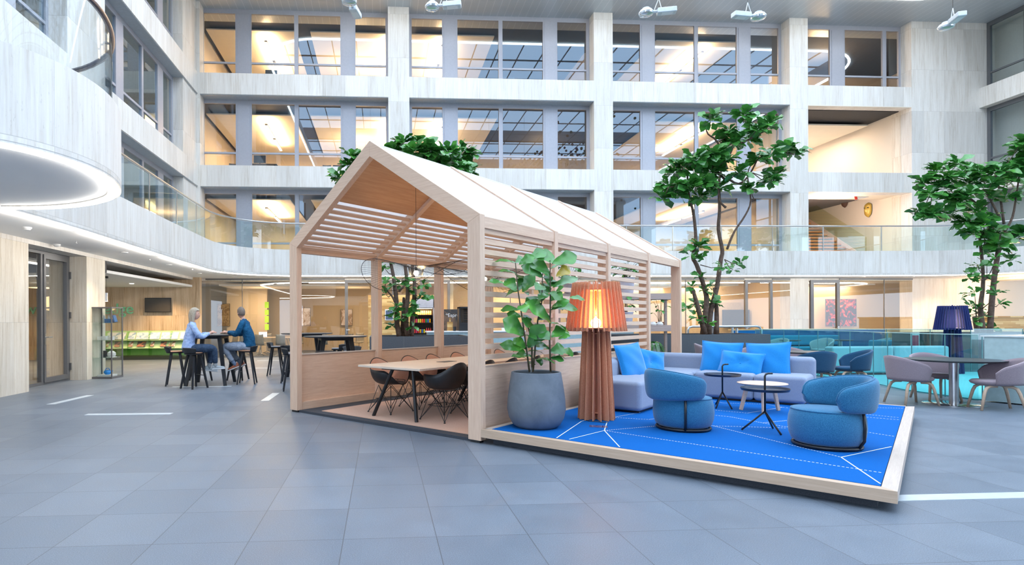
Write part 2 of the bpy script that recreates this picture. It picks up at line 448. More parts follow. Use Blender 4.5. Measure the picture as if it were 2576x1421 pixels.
# ---------------------------------------------------------------- offices behind the glass
M['beige'] = plain('beige_wall', (.74,.66,.55), .85, var=.02)
M['officefloor'] = plain('office_carpet', (.18,.18,.19), .9)
def office(z0, z1, name='office'):
    top = z1+.02
    m = MB()
    m.box(-7.7, 26.5, 23.62, 31, z0-.55, z0-.35)
    struct(m.build('floor_office', M['officefloor']))
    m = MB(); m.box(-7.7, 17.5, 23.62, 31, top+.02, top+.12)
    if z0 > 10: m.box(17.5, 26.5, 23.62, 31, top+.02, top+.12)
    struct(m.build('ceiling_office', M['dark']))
    m = MB(); m.box(-7.7, 17.5, 30.9, 31.1, z0-.4, top+.1); m.box(-7.75, -7.62, 23.6, 31, z0-.4, top+.1)
    m.box(9.6 if z0 > 10 else 16.9, 9.75 if z0 > 10 else 17.0, 26.6 if z0 > 10 else 23.7, 31, z0-.4, top+.1)
    struct(m.build('wall_office', M['beige']))
z_lab = {0: 'first', 1: 'second', 2: 'top'}
for li, (z0, z1) in enumerate(LEV):
    office(z0, z1)
    rafts = [(-7.4,-3.7),(-3.0,.6),(1.3,5.0)] if li == 2 else ([(-7.4,-3.7),(-3.0,.9),(1.3,5.1)] if li == 1 else [(-7.4,-3.9),(-3.0,.9)])
    rafts += [(12.2,16.4)] if li < 2 else [(12.3,16.2)]
    m = MB()
    for a, b in rafts: m.box(a, b, 25.0, 30.5, z1-.10, z1-.05)
    struct(m.build('ceiling_raft', M['raft']))
    lights = [(-4.95, 1), (2.75, 1), (.45, 1), (14.6, 1)] if li else [(-4.95, 1), (14.6, 1)]
    for k, (x, _) in enumerate(lights):
        t = thing('linear_pendant_lamp', 'linear pendant lamp behind the %s storey windows, %s' % (z_lab[li], {-4.95:'in the bay beside the corner', 2.75:'just past the first wide pillar', .45:'behind the first wide pillar', 14.6:'in the bay before the stair opening'}[x]), 'lamp', (x, 27.2, z1-.42))
        MB().box(-.06, .06, -1.9, 1.9, 0, .07).build('lamp_body', M['alu'], t)
        MB().box(-.05, .05, -1.85, -.15, -.012, 0).box(-.05, .05, .15, 1.85, -.012, 0).build('diffuser', M['ledw'], t)
        MB().tube([(0,-1.4,.07),(0,-1.4,.31)], .006, 5).build('cable', M['black'], t); MB().tube([(0,1.4,.07),(0,1.4,.31)], .006, 5).build('cable', M['black'], t)
        lamp('AREA', 'office_light', (x, 27.2, z1-.33), 150, WARM, .3, 3.8, (pi,0,0))
        lamp('AREA', 'office_light', (x, 27.2, z1-.45), 70, WARM, .3, 3.8)
    lamp('POINT', 'office_light', (-1.0, 28, z1-.9), 90, WARM, .4)
lamp('POINT', 'office_light', (8, 28.5, 9.6), 45, WARM, .4)
lamp('POINT', 'office_light', (8, 28.5, 5.8), 45, WARM, .4)
# right-hand top corner office and right wing rooms
m = MB(); m.box(26.45, 26.6, 14, 31, 3, 14.2); m.box(19.9, 26.5, 28.4, 28.5, 10.9, 14.1)
struct(m.build('wall_office', M['beige']))
lamp('POINT', 'office_light', (21.0, 26.3, 13.2), 110, WARM, .4)
lamp('POINT', 'office_light', (29.0, 19.5, 12.9), 200, WARM, .4)
lamp('POINT', 'office_light', (29.0, 19.5, 5.2), 160, WARM, .4)
m = MB()
for z in (3.4, 7.0, 10.6, 14.0): m.box(26.0, 32, 5, 23.4, z-.12, z)
m.box(31.8, 32, 5, 24, 3, 14); m.box(26.0, 32, 23.3, 23.45, 3, 14)
struct(m.build('wall_right_wing_rooms', M['cream']))
m = MB()
for z in (3.4, 7.0, 10.6, 14.0): m.box(-12.5, -7.8, -5, 23.4, z-.12, z)
m.box(-12.6, -12.5, -5, 24, 3, 14); m.box(-12.5, -7.75, 23.05, 23.2, 3.4, 14)
struct(m.build('wall_left_wing_rooms', plain('left_wing_rooms', (.42,.46,.48), .8)))
for z in (6.3, 9.9, 13.5):
    lamp('POINT', 'office_light', (-10.5, 19.5, z), 55, WARM, .4)
    t = thing('linear_pendant_lamp', 'short linear lamp glowing in the left wing room on the %s floor' % {6.3:'first',9.9:'second',13.5:'third'}[z], 'lamp', (-9.6, 18.9, z+.12))
    MB().box(-.05, .05, -1.3, 1.3, 0, .06).build('lamp_body', M['alu'], t); MB().box(-.045, .045, -1.25, 1.25, -.012, 0).build('diffuser', M['ledw'], t)

# stair hall: open loggias in the last bay, storeys one and two
m = MB()
m.box(17.8, 22.36, 23.0, 23.02, 10.3, 10.33)
m.box(22.4, 22.55, 23.95, 33, 3.2, 10.5); m.box(17.5, 22.5, 32.4, 32.5, 3.2, 10.5)
m.box(17.45, 17.6, 23.6, 32.4, 3.2, 10.5)
struct(m.build('wall_stair_hall', M['cream']))
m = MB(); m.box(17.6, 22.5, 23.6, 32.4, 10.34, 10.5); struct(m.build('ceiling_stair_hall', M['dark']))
m = MB(); m.box(17.6, 22.1, 24.9, 32.2, 10.16, 10.22); m.box(17.6, 22.4, 23.5, 24.6, 6.75, 7.5); m.box(17.6, 22.4, 23.2, 32.4, 3.6, 3.88); m.box(17.6,18.4,24.6,32.4,7.1,7.5)
struct(m.build('ceiling_stair_raft', M['raft']))
# the slanting white wall seen through both openings
struct(MB().box(22.355,22.5,23.5,23.96,3.9,10.33).build('wall_stair_return', M['trav_w']))
lamp('AREA', 'stair_light', (20.4, 26.6, 10.1), 65, (1,.82,.70), 2.5)
lamp('POINT', 'stair_light', (19.6, 24.2, 6.2), 110, (1,.80,.68), .5); lamp('POINT', 'stair_light', (19.6, 28.5, 8.8), 120, (1,.80,.66), .5)

# ---------------------------------------------------------------- first-floor gallery: curved fascia, rail, soffit
def arc(cx, cy, r, a0, a1, n=10): return [(cx+r*cos(radians(a0+(a1-a0)*k/n)), cy+r*sin(radians(a0+(a1-a0)*k/n))) for k in range(n+1)]
bul = [(-7.3,4.55),(-6.0,4.55),(-4.9,4.72),(-4.1,5.1),(-3.56,5.5),(-3.30,5.83),(-3.15,6.22),(-3.10,6.67),(-3.16,7.13),(-3.32,7.6),(-3.58,8.03),(-4.14,8.48),(-4.8,8.74),(-5.46,8.80)]
def smooth_path(p, k=3):
    o = []
    for i in range(len(p)-1):
        a = Vector(p[max(0,i-1)]); b = Vector(p[i]); c = Vector(p[i+1]); d = Vector(p[min(len(p)-1,i+2)])
        for j in range(k):
            t = j/k; o.append(tuple(.5*((2*b)+(c-a)*t+(2*a-5*b+4*c-d)*t*t+(3*b-a-3*c+d)*t**3)))
    o.append(tuple(p[-1])); return o
bulS = smooth_path([(x,y,0) for x,y in bul]); bulS = [(p[0],p[1]) for p in bulS]
edgeL = [(-5.46,8.80),(-5.40,9.6),(-5.38,11.0),(-5.45,15.2),(-5.46,18.6)]
edge_path = bulS + edgeL[1:] + arc(-3.0, 18.75, 2.46, 180, 90, 12)[1:] + [(0.6,21.30),(6.6,21.28),(12,21.22)] + [(18,21.1),(20.6,21.0)] + arc(20.9, 18.45, 2.5, 88, 0, 10) + [(23.4,14.0),(23.4,-12)]
def ribbon(path, z0, z1, th, name, mat, side=1, parent=None, **kw):
    """wall of thickness th following a plan path"""
    nrm = []
    for i in range(len(path)):
        a = Vector(path[max(0,i-1)]); b = Vector(path[min(len(path)-1,i+1)]); d = (b-a).normalized(); nrm.append(Vector((-d.y, d.x))*side)
    m = MB(); k = len(path)
    for p, q in zip(path, nrm):
        o = Vector(p)+q*th
        m.v += [(p[0],p[1],z0),(p[0],p[1],z1),(o.x,o.y,z1),(o.x,o.y,z0)]
    for i in range(k-1):
        a, b = i*4, i*4+4
        for j in range(4): m.f.append((a+j, b+j, b+(j+1)%4, a+(j+1)%4))
    m.f.append((0,1,2,3)); m.f.append((4*k-1,4*k-2,4*k-3,4*k-4))
    return m.build(name, mat, parent, **kw)
i_tip = len(bulS)-1
def fascia(path, nm): return struct(ribbon(path, 3.075, 3.97, .16, nm, M['trav'], 1, smooth=True))
fascia(bulS, 'wall_gallery'); fascia(edge_path[i_tip:], 'wall_gallery')
struct(ribbon(bulS, 3.97, 4.01, .2, 'trim_10', M['trav'], 1)); struct(ribbon(edge_path[i_tip:], 3.97, 4.01, .2, 'trim_11', M['trav'], 1))
# soffit
sof = edge_path[:]
m = MB()
inner = []
for x, y in sof:
    if y < 8.81 and x < -3.0 and (x, y) in bulS: inner.append((-8.4, min(max(y, 4.4), 8.75)))
    elif x < -5.2 and y < 18.7: inner.append((-14.5 if y > 15 else -8.4, y))
    elif x < -3.01: inner.append((-14.5, 23.0 if y < 20.5 else 24))
    elif x < 20.9: inner.append((x, 27.5))
    elif x < 23.39: inner.append((30, 27.5 if y > 19.5 else 22))
    else: inner.append((30, y))
for (a, b, c_, d) in zip(sof[:-1], sof[1:], inner[1:], inner[:-1]):
    m.add([(*a,3.09),(*b,3.09),(*c_,3.09),(*d,3.09),(*a,3.10),(*b,3.10),(*c_,3.10),(*d,3.10)], [(0,1,2,3),(4,5,6,7),(0,1,5,4)])
struct(m.build('ceiling_gallery', plain('white_soffit', (.88,.88,.87), .8, var=.01, scale=2)))
def offs(path, d):
    o = []
    for i in range(len(path)):
        a = Vector(path[max(0,i-1)]); b = Vector(path[min(len(path)-1,i+1)]); t = (b-a).normalized(); o.append((path[i][0]-t.y*d, path[i][1]+t.x*d))
    return o
lb = offs(bulS, .05); le = offs(edge_path[i_tip:], .05)
struct(ribbon(lb, 3.05, 3.088, .075, 'trim_12', M['led'])); struct(ribbon(le, 3.05, 3.088, .075, 'trim_13', M['led']))
for pts_, w8 in ((bulS[::3]+bulS[-1:], 1.3), (edge_path[i_tip:i_tip+5]+edge_path[i_tip+7::4], 10)):      # light given off by the strip along the soffit
    acc_ = 0
    for a, b in zip(pts_[:-1], pts_[1:]):
        L_ = max(1e-4, hypot(b[0]-a[0], b[1]-a[1])); nx_, ny_ = -(b[1]-a[1])/L_, (b[0]-a[0])/L_
        if a[1] < 4 or L_ > 20 or L_ < .1: continue
        k_ = max(1, round(L_/4.5))
        for q_ in range(k_):
            t_ = (q_+.5)/k_; p_ = (a[0]+(b[0]-a[0])*t_+nx_*.14, a[1]+(b[1]-a[1])*t_+ny_*.14, 3.03)
            lamp('AREA', 'led_strip_light', p_, w8*L_/k_/3.0, (1,.93,.84), L_/k_*.9, .03, (radians(100), 0, atan2(ny_, nx_)-pi/2))
# gallery balustrade
rail_p = offs(bulS, .10); rail_e = offs(edge_path[i_tip:], .10)
gb = thing('gallery_balustrade', 'long curved glass balustrade with grey handrail on top of the stone gallery edge', 'balustrade')
ribbon(rail_e, 4.0, 4.93, .012, 'glass_panel', M['gl_rail'], parent=gb)
MB().tube([(x,y,4.98) for x,y in rail_e], .028, 8).build('handrail', M['steel'], gb, smooth='all')
m = MB(); acc = 0
for a, b in zip(rail_e[:-1], rail_e[1:]):
    L_ = hypot(b[0]-a[0], b[1]-a[1]); k = int(max(1, round(L_/1.9)))
    if L_ > 1.2:
        for q in range(k):
            t = (q+.5)/k; x, y = a[0]+(b[0]-a[0])*t, a[1]+(b[1]-a[1])*t; m.box(x-.008, x+.008, y-.02, y+.02, 4.0, 4.95)
m.build('panel_joint', M['steel'], gb)
gb2 = thing('bay_balustrade', 'tightly curved glass balustrade with dark rounded handrail on the projecting rounded terrace', 'balustrade')
ribbon(rail_p, 4.0, 4.93, .012, 'glass_panel', M['gl_bay'], parent=gb2, smooth=True)
MB().tube([(x,y,4.98) for x,y in rail_p], .035, 10).build('handrail', plain('copper_handrail', (.30,.26,.27), .25, 1), gb2, smooth='all')
# gallery floor slab seen edge-on
# ================================================================ ground floor shell
M['woodwall'] = wood('oak_plank_wall', (.62,.36,.13), (.84,.58,.27), 'x', .5)
M['beech'] = wood('pale_birch', (.62,.50,.40), (.78,.67,.56), 'x', .5)
def ground_glass(x0, x1, y=23.0, z1=3.04, joints=()):
    wnum[0] += 1; e = sempty('window_%d' % wnum[0])
    MB().add([(x0,y,.02),(x1,y,.02),(x1,y,z1),(x0,y,z1)], [(0,1,2,3)]).build('pane', M['gl_room'], e)
    m = MB().box(x0, x1, y-.03, y+.03, z1, z1+.05).box(x0, x1, y-.03, y+.03, 0, .03)
    for j in joints: m.box(j-.012, j+.012, y-.02, y+.02, 0, z1)
    m.build('window_frame', M['alu_d'], e)
dnum = [0]
def framed_door(x0, x1, y=23.0, z1=3.03, hand=1, mat=None, org=None, rot=0, wd=.075):
    dnum[0] += 1; e = sempty('door_%d' % dnum[0], org or (0,0,0), rot)
    mat = mat or M['alu_d']; m = MB()
    m.box(x0, x0+wd, y-.05, y+.05, 0, z1-wd).box(x1-wd, x1, y-.05, y+.05, 0, z1-wd).box(x0, x1, y-.05, y+.05, z1-wd, z1).box(x0+wd, x1-wd, y-.04, y+.04, 0, wd)
    m.build('door_frame', mat, e)
    MB().add([(x0,y,.05),(x1,y,.05),(x1,y,z1),(x0,y,z1)], [(0,1,2,3)]).build('pane', M['gl_room'], e)
    hx = x1-wd/2 if hand > 0 else x0+wd/2
    MB().tube([(hx,y-.05,1.05),(hx,y-.11,1.05),(hx-hand*.13,y-.11,1.05)], .011, 8).cb((hx,y-.055,1.0),(.04,.012,.2)).build('door_handle', M['steel'], e)
    return e
ground_glass(-6.86, -1.44, joints=(-5.45,)); framed_door(-1.44, .55, hand=-1, wd=.12)
ground_glass(.55, 1.55); framed_door(1.55, 2.75, wd=.1); ground_glass(2.75, 15.0, joints=(5.2, 7.6, 10.0, 12.5)); framed_door(15.02, 16.2, wd=.11, hand=-1); ground_glass(16.2, 16.98)
framed_door(17.85, 19.12, wd=.13, hand=1); ground_glass(19.12, 22.36, joints=(21.1,))
# canteen and meeting rooms behind
M['room'] = plain('warm_room_wall', (.70,.60,.45), .85, var=.02, scale=1)
m = MB(); m.box(-15, 2.9, 28.2, 28.4, 0, 3.1); m.box(2.75, 2.9, 23.1, 28.2, 0, 3.1); m.box(-7.0,-5.2,26.6,26.8,0,3.1); m.box(-3.9,-3.8,25.6,28.2,0,3.1)
struct(m.build('wall_canteen', M['room']))
m = MB(); m.box(2.9, 30, 26.2, 26.4, 0, 3.1); m.box(17.3, 17.5, 23.6, 26.2, 0, 3.1); m.box(13.0, 13.1, 24.5, 26.2, 0, 3.1)
struct(m.build('wall_meeting_rooms', plain('peach_room_wall', (.80,.66,.48), .85, var=.02, scale=1)))
m = MB(); m.box(-15, 30, 23.0, 30, 3.10, 3.2); struct(m.build('ceiling_rooms', M['white']))
m = MB(); m.box(-6.6, -.5, 23.9, 26.2, 2.86, 2.92); m.box(7.5, 15.4, 24.0, 25.9, 2.86, 2.93); m.box(17.9, 21.8, 24.2, 25.9, 2.9, 2.95)
struct(m.build('ceiling_raft', M['white']))
m = MB().box(13.6, 16.9, 26.12, 26.2, 0, 2.2); struct(m.build('wall_meeting_niche', plain('niche', (.62,.52,.38), .8)))
for x, p in ((-5.2, 75), (-1.2, 75), (1.2, 40), (5.5, 55), (10.5, 60), (14.8, 60), (19.6, 60), (21.6, 30)):
    lamp('AREA', 'room_light', (x, 24.9, 2.84), p*.5, WARM, 1.2)
    lamp('POINT', 'room_light', (x, 25.2, 2.2), p*.25, WARM, .3)
struct(MB().box(8.0, 15.6, 25.9, 26.1, 2.96, 3.02).box(18.0, 22.2, 25.9, 26.1, 2.98, 3.03).build('trim_14', M['ledw']))
# newsroom
m = MB(); m.box(-14.6, -6.86, 22.3, 22.5, 0, 3.1); m.box(-14.6,-14.4,4,22.4,0,3.1)
struct(m.build('wall_newsroom', travertine('travertine_newsroom', (.42,.29,.17), (.62,.46,.30), (.76,.61,.44), True, 1.4, 2.0)))
m = MB(); m.prism([(-14.4,15.7),(-7.35,15.7),(-7.15,22.3),(-14.4,22.3)], 2.72, 2.80); m.box(-14.4, -8.35, 5, 15.7, 2.9, 2.95)
struct(m.build('ceiling_newsroom', M['white']))
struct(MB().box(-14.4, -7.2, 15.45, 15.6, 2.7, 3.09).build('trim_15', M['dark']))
struct(MB().box(-8.3, -7.7, 9.0, 9.2, 0, 3.1).build('wall_newsroom_end', M['room']))
# door on the left
e = sempty('door_%d' % (dnum[0]+1)); dnum[0] += 1
m = MB()
for y in (12.13, 13.28, 14.38): m.box(-7.648, -7.552, y, y+.085, .002, 2.98)
m.box(-7.65, -7.55, 12.13, 14.46, 2.93, 3.0).box(-7.65, -7.55, 12.13, 14.46, 0, .07)
m.box(-7.62,-7.53,13.366,13.44,.16,2.84).box(-7.62,-7.53,14.30,14.378,.16,2.84).box(-7.62,-7.53,13.366,14.378,2.84,2.93).box(-7.62,-7.53,13.366,14.378,.05,.16)
m.build('door_frame', M['alu_d'], e)
MB().add([(-7.59,12.2,.05),(-7.59,14.4,.05),(-7.59,14.4,2.93),(-7.59,12.2,2.93)], [(0,1,2,3)]).build('pane', M['gl_room'], e)
MB().tube([(-7.54,13.42,1.07),(-7.46,13.42,1.07),(-7.46,13.55,1.07)], .012, 8).box(-7.545,-7.525,13.39,13.43,.9,1.15).build('door_handle', M['steel'], e)
MB().box(-7.54,-7.50,14.40,14.44,2.45,2.62).box(-7.54,-7.50,14.40,14.44,1.5,1.65).box(-7.54,-7.50,14.40,14.44,.25,.42).build('hinge', M['alu_d'], e)

# downlights in the gallery soffit
DL = [(-6.19,14.3),(-6.25,17.4),(-6.3,20.4),(-5.5,22.0),(-3.47,22.1),(-1.36,22.0),(2.87,22.1),(6.6,22.0),(10.5,22.0),(13.1,22.0),(15.04,22.0),(19.3,22.0),(21.4,22.0),(23.2,21.9)]
for i, (x, y) in enumerate(DL):
    o = thing('recessed_downlight', 'round recessed downlight glowing in the white gallery soffit', 'ceiling light', (x, y, 3.075), 0, 'downlights along the gallery soffit'); o['label'] = 'recessed downlight in the white gallery soffit, %s in the row starting at the glass door' % (['first']+ORD[1:])[i]
    MB().lathe([(.085,.012),(.085,0),(.062,0)], 16).build('light_rim', M['white'], o)
    MB().disc((0,0,.004), .062, .003, 14).build('diffuser', M['down'], o)
    lamp('SPOT', 'downlight_beam', (x, y, 3.05), 120, (1,.78,.52), .06, spot=125)
for i, (x, y) in enumerate([(-9.3,17.2),(-8.5,20.2),(-10.8,19.5),(-12.6,18),(-9.5,13.5),(-11.5,21.0),(-8.0,21.3)]):
    lamp('SPOT', 'newsroom_spot', (x, y, 2.68), 110, WARM, .06, spot=130)
    if i < 4:
        o = thing('recessed_downlight', 'round recessed downlight glowing in the newsroom ceiling', 'ceiling light', (x, y, 2.71), 0, 'newsroom ceiling downlights'); o['label'] = 'recessed downlight glowing in the newsroom ceiling, ' + ('before the television','over the display','near the glass door','deepest in the room')[i]
        MB().disc((0,0,0), .07, .006, 14).build('diffuser', M['down'], o)
for x, y, l in ((-6.26,10.6,'white smoke detector on the soffit above the stone pillar by the glass door'), (-7.0,12.9,'small sensor on the soffit near the glass door head')):
    o = MB().lathe([(.075,0),(.075,-.02),(.055,-.035),(.05,-.05),(.02,-.055)][::-1], 18, (x,y,3.09)).build('smoke_detector', M['white'], smooth=True); tag(o, l, 'smoke detector')
for x, y, l in ((-6.29,12.3,'beside the glass door'),(-6.1,15.6,'beside the showcase'),(-5.9,18.4,'near the seated people')):
    o = MB().tube([(x,y,3.09),(x,y,3.045)], .012, 8).disc((x,y,3.035), .028, .006, 10).build('sprinkler_head', M['chrome']); tag(o, 'small sprinkler head under the white soffit, '+l, 'sprinkler', 'sprinkler heads in the soffit')

# newsroom things
GREEN = hexc('8fe0b0')
tx_ = bpy.data.objects.new('wall_lettering', text_mesh('News & knowledge', .56, .02, 4.68)); C.objects.link(tx_); tx_.location = (-14.0, 22.27, 1.72); tx_.rotation_euler = (pi/2, 0, 0)
tx_.data.materials.append(plain('mint_letters', GREEN, .5)); tag(tx_, 'mint green raised letters reading News & knowledge on the travertine newsroom wall', 'lettering')
t = thing('wall_television', 'black television hung on the travertine newsroom wall above the green display', 'television', (-8.38, 22.2, 2.04))
MB().cb((0,0,0),(.96,.06,.54)).build('housing', M['blackp'], t, bevel=.008); MB().cb((0,-.033,0),(.91,.008,.49)).build('screen', plain('switched_off_screen', (.055,.048,.035), .3), t); MB().cb((0,.06,0),(.3,.08,.2)).build('wall_bracket', M['black'], t)
gl = glass('green_acrylic', (.74,.90,.62), 1.45, .03)
t = thing('brochure_display', 'long translucent green two-tier brochure display along the newsroom wall', 'display', (-10.9, 22.0, 0))
GM = plain('green_lacquer', (.50,.70,.38), .4)
MB().box(-1.6, 3.85, .02, .25, .10, .16).box(-1.6, 3.85, .0, .12, 0, .10).build('plinth', M['dark'], t)
MB().add([(-1.6,-.02,.42),(3.85,-.02,.42),(3.85,.16,.70),(-1.6,.16,.70)], [(0,1,2,3)]).add([(-1.6,-.05,.72),(3.85,-.05,.72),(3.85,.18,1.05),(-1.6,.18,1.05)], [(0,1,2,3)]).build('sloped_shelf', GM, t, solid=.012)
MB().box(-1.6,3.85,.19,.23,.12,1.08).build('back_panel', GM, t)
MB().box(-1.6,3.85,-.10,-.07,.13,.40).build('front_panel', gl, t)
m = MB()
for k in range(8): m.box(-1.6+.776*k, -1.585+.776*k, -.08, .2, .13, 1.05)
m.build('divider', gl, t)
import colorsys
rc = random.Random(3)
def card_mat(nm, a, b):
    n = NT(nm); co = n.coord(); v = n.new('TexVoronoi', iVector=n.map(co, (9,9,9)), iScale=1.4); v.distance = 'CHEBYCHEV'
    s2 = n.new('SeparateColor', i0=v.outputs['Color']).outputs[0]
    n.pbr(n.ramp(s2, [(0, a), (.5, a), (.52, b), (1, tuple((p+q)/2 for p, q in zip(a, b)))]), .5); return n.m
cm = [card_mat('printed_sheet', (.82,.84,.86), (.30,.48,.66)), card_mat('printed_sheet_brown', (.75,.68,.58), (.35,.14,.08)), card_mat('printed_sheet_dark', (.12,.10,.09), (.55,.22,.12))]
for i, (x0, x1) in enumerate([(-12.3,-11.3),(-11.2,-10.3),(-10.2,-9.5),(-9.4,-9.14),(-9.11,-8.25),(-8.2,-7.58),(-7.5,-7.2)]):
    o = MB().cb((0,0,0), (x1-x0, .006, .3), M=Matrix.Rotation(radians(-35),3,'X')).build('information_sheet', cm[0], loc=((x0+x1)/2, 22.03, .89)); tag(o, 'white printed information sheet leaning on the upper tier of the green display', 'brochure', 'sheets on the upper tier of the green display'); o['label'] = 'white information sheet on the upper tier of the green display, %s from the canteen glass' % ORD[6-i]
for i, (x0, x1) in enumerate([(-10.3,-10.1),(-9.9,-9.7),(-9.40,-9.23),(-9.08,-8.77),(-8.59,-8.46),(-8.23,-8.02),(-7.93,-7.7)]):
    o = MB().cb((0,0,0), (x1-x0, .006, .22), M=Matrix.Rotation(radians(-33),3,'X')).build('brochure', cm[1+i%2], loc=((x0+x1)/2, 22.03, .58)); tag(o, 'small dark printed brochure standing on the lower tier of the green display', 'brochure', 'brochures on the lower tier of the green display'); o['label'] = 'small dark brochure on the lower tier of the green display, %s from the canteen glass' % ORD[6-i]
for x, y, l in ((-7.86,17.0,'chrome cylinder pendant lamp hanging beside the showcase pillar'), (-9.75,17.0,'chrome cylinder pendant lamp seen through the glass door')):
    t = thing('cylinder_pendant', l, 'pendant lamp', (x, y, 2.0))
    MB().disc((0,0,0), .045, .24, 16).build('lamp_body', M['chrome'], t, smooth=True); MB().disc((0,0,-.004), .035, .004, 12).build('diffuser', M['down'], t)
    MB().tube([(0,0,.24),(0,0,.80)], .003, 4).build('cable', M['black'], t); MB().disc((0,0,.66), .05, .06, 12).build('ceiling_cup', M['black'], t)
    lamp('SPOT', 'pendant_beam', (x, y, 1.98), 15, WARM, .03, spot=80)

# glass showcase
t = thing('glass_showcase', 'tall glass showcase with grey metal edges standing against the stone pillar', 'showcase', (-6.90, 14.92, 0), radians(-6))
m = MB()
for sx in (-1,1):
    for sy in (-1,1): m.cb((sx*.27, sy*.24, .89), (.025,.025,1.74))
for z in (.025, 1.765): m.cb((0,0,z), (.565,.505,.05 if z < 1 else .03))
m.build('metal_frame', M['alu_d'], t)
m = MB()
for z in (.52, .95, 1.38): m.cb((0,0,z), (.53,.47,.008))
m.build('glass_shelf', glass('shelf_glass', (.80,.92,.88), 1.5, .08), t)
MB().box(-.27,.27,-.24,-.236,.05,1.74).box(-.27,.27,.236,.24,.05,1.74).box(-.27,-.266,-.24,.24,.05,1.74).box(.266,.27,-.24,.24,.05,1.74).build('glass_side', M['gl_clear'], t)
def put(m, nm, mat, dx, dy, z, label, cat, group=None, rz=0, **kw):
    a = radians(-6); o = m.build(nm, mat, loc=(-6.90+dx*cos(a)-dy*sin(a), 14.92+dx*sin(a)+dy*cos(a), z), rotz=a+rz, **kw); tag(o, label, cat, group); return o
WH = M['white']; BL = plain('blue_book', (.03,.16,.42), .5); BB = plain('bright_blue_ceramic', (.01,.28,.80), .25)
bot = lambda: MB().lathe([(.001,0),(.032,0),(.034,.01),(.034,.12),(.014,.155),(.014,.19),(.001,.192)], 14)
put(bot(), 'bottle', plain('pale_bottle', (.62,.68,.72), .25), -.09, .05, 1.385, 'pale grey bottle beside the blue books on the top showcase shelf, outer one', 'bottle', smooth=True)
put(bot(), 'bottle', bpy.data.materials['pale_bottle'], 0, .1, 1.385, 'pale grey bottle beside the blue books on the top showcase shelf, inner one', 'bottle', smooth=True)
for k in range(3): put(MB().cb((0,0,.017), (.20,.14,.032)), 'book', BL, .09, .0, 1.385+.034*k, 'blue book in the flat pile in the showcase, ' + ('bottom one','middle one','top one')[k], 'book', 'pile of blue books in the showcase')
put(MB().cb((0,0,.09), (.03,.13,.18), M=Matrix.Rotation(radians(-18),3,'Y')), 'book', BL, .215, 0, 1.40, 'blue book leaning against the pile in the showcase', 'book')
for k, (dx, wd, h) in enumerate(((-.13,.10,.09),(-.01,.09,.10),(.15,.12,.09))): put(MB().cb((0,0,h/2), (wd,.1,h)), 'gift_box', WH, dx, -.05, .955, 'small white box on the upper middle showcase shelf, ' + ('by the pillar','middle one','by the corner post')[k], 'box')
put(MB().cb((0,0,.08), (.09,.03,.16)), 'black_card_box', M['blackp'], -.05, .02, .525, 'black upright box on the lower glass shelf of the showcase', 'box')
put(MB().lathe([(.001,0),(.07,0),(.10,.05),(.095,.11),(.05,.15),(.001,.16)], 20).disc((0,0,-.001),.12,.012), 'white_helmet', WH, .13, .0, .526, 'round white ceramic piece on the lower glass shelf of the showcase', 'ornament', smooth=True)
put(MB().cb((0,0,.02), (.34,.30,.04)), 'display_block', WH, .02, 0, .051, 'low white block under the blue teapot in the showcase', 'block')
tp = thing('teapot', 'bright blue teapot on a low white block at the bottom of the showcase', 'teapot', (-6.87, 14.90, .092))
MB().lathe([(.001,0),(.05,0),(.085,.035),(.09,.06),(.07,.095),(.03,.112),(.001,.115)], 20).build('body', BB, tp, smooth=True); MB().tube([(.07,0,.04),(.11,0,.06),(.13,0,.10)], [.022,.015,.011], 8).build('spout', BB, tp, smooth='all'); MB().tube([(-.06,0,.10),(-.03,0,.155),(.03,0,.155),(.06,0,.10)], .009, 8).build('handle', BB, tp, smooth='all')

# canteen pictures, note strips, tables and chairs
def picture(nm, x0, x1, z0, z1, y, mat, label, fm=None):
    t = thing(nm, label, 'picture', ((x0+x1)/2, y, (z0+z1)/2)); w_, h_ = x1-x0, z1-z0
    MB().cb((0,-.005,0), (w_-.02,.02,h_-.02)).build('canvas', mat, t); m = MB()
    m.box(-w_/2,w_/2,-.02,.02,h_/2-.012,h_/2).box(-w_/2,w_/2,-.02,.02,-h_/2,-h_/2+.012).box(-w_/2,-w_/2+.012,-.02,.02,-h_/2,h_/2).box(w_/2-.012,w_/2,-.02,.02,-h_/2,h_/2)
    m.build('picture_frame', fm or M['dark'], t); return t
def blob_mat(nm, bgc, cols, scale=3, seed=0, th=.44):
    n = NT(nm); v = n.map(n.coord(), (1,1,1), loc=(seed,seed,seed)); f = n.noise(v, scale, 5, .6, 1.2)
    st = [(.0, bgc), (th, bgc)] + [(th+.04+.09*i, c) for i, c in enumerate(cols)] + [(1.0, cols[-1])]
    n.pbr(n.ramp(f, st), .55); return n.m
picture('brown_artwork', -7.42, -6.85, 1.19, 2.22, 26.56, blob_mat('brown_art', (.20,.12,.04), [(.30,.20,.08),(.42,.30,.14)], 5), 'tall brown artwork on the canteen wall behind the seated people')
picture('portrait_photo', -3.6, -3.1, 1.2, 2.0, 25.5, blob_mat('portrait_art', (.42,.30,.22), [(.62,.5,.42),(.8,.75,.75)], 2.5, 3), 'portrait photo beside the front post of the wooden pavilion')
picture('portrait_photo', -1.95, -1.4, 1.19, 1.98, 28.0, blob_mat('portrait_art_b', (.45,.33,.25), [(.72,.62,.58),(.85,.8,.86)], 2.2, 8), 'portrait photo of a pale figure on the back wall of the canteen')
picture('dark_photo', .1, .6, 1.2, 2.0, 28.0, blob_mat('dark_art', (.05,.05,.05), [(.3,.28,.25),(.5,.5,.5)], 3, 5), 'dark photo on the canteen wall near the framed glass door')
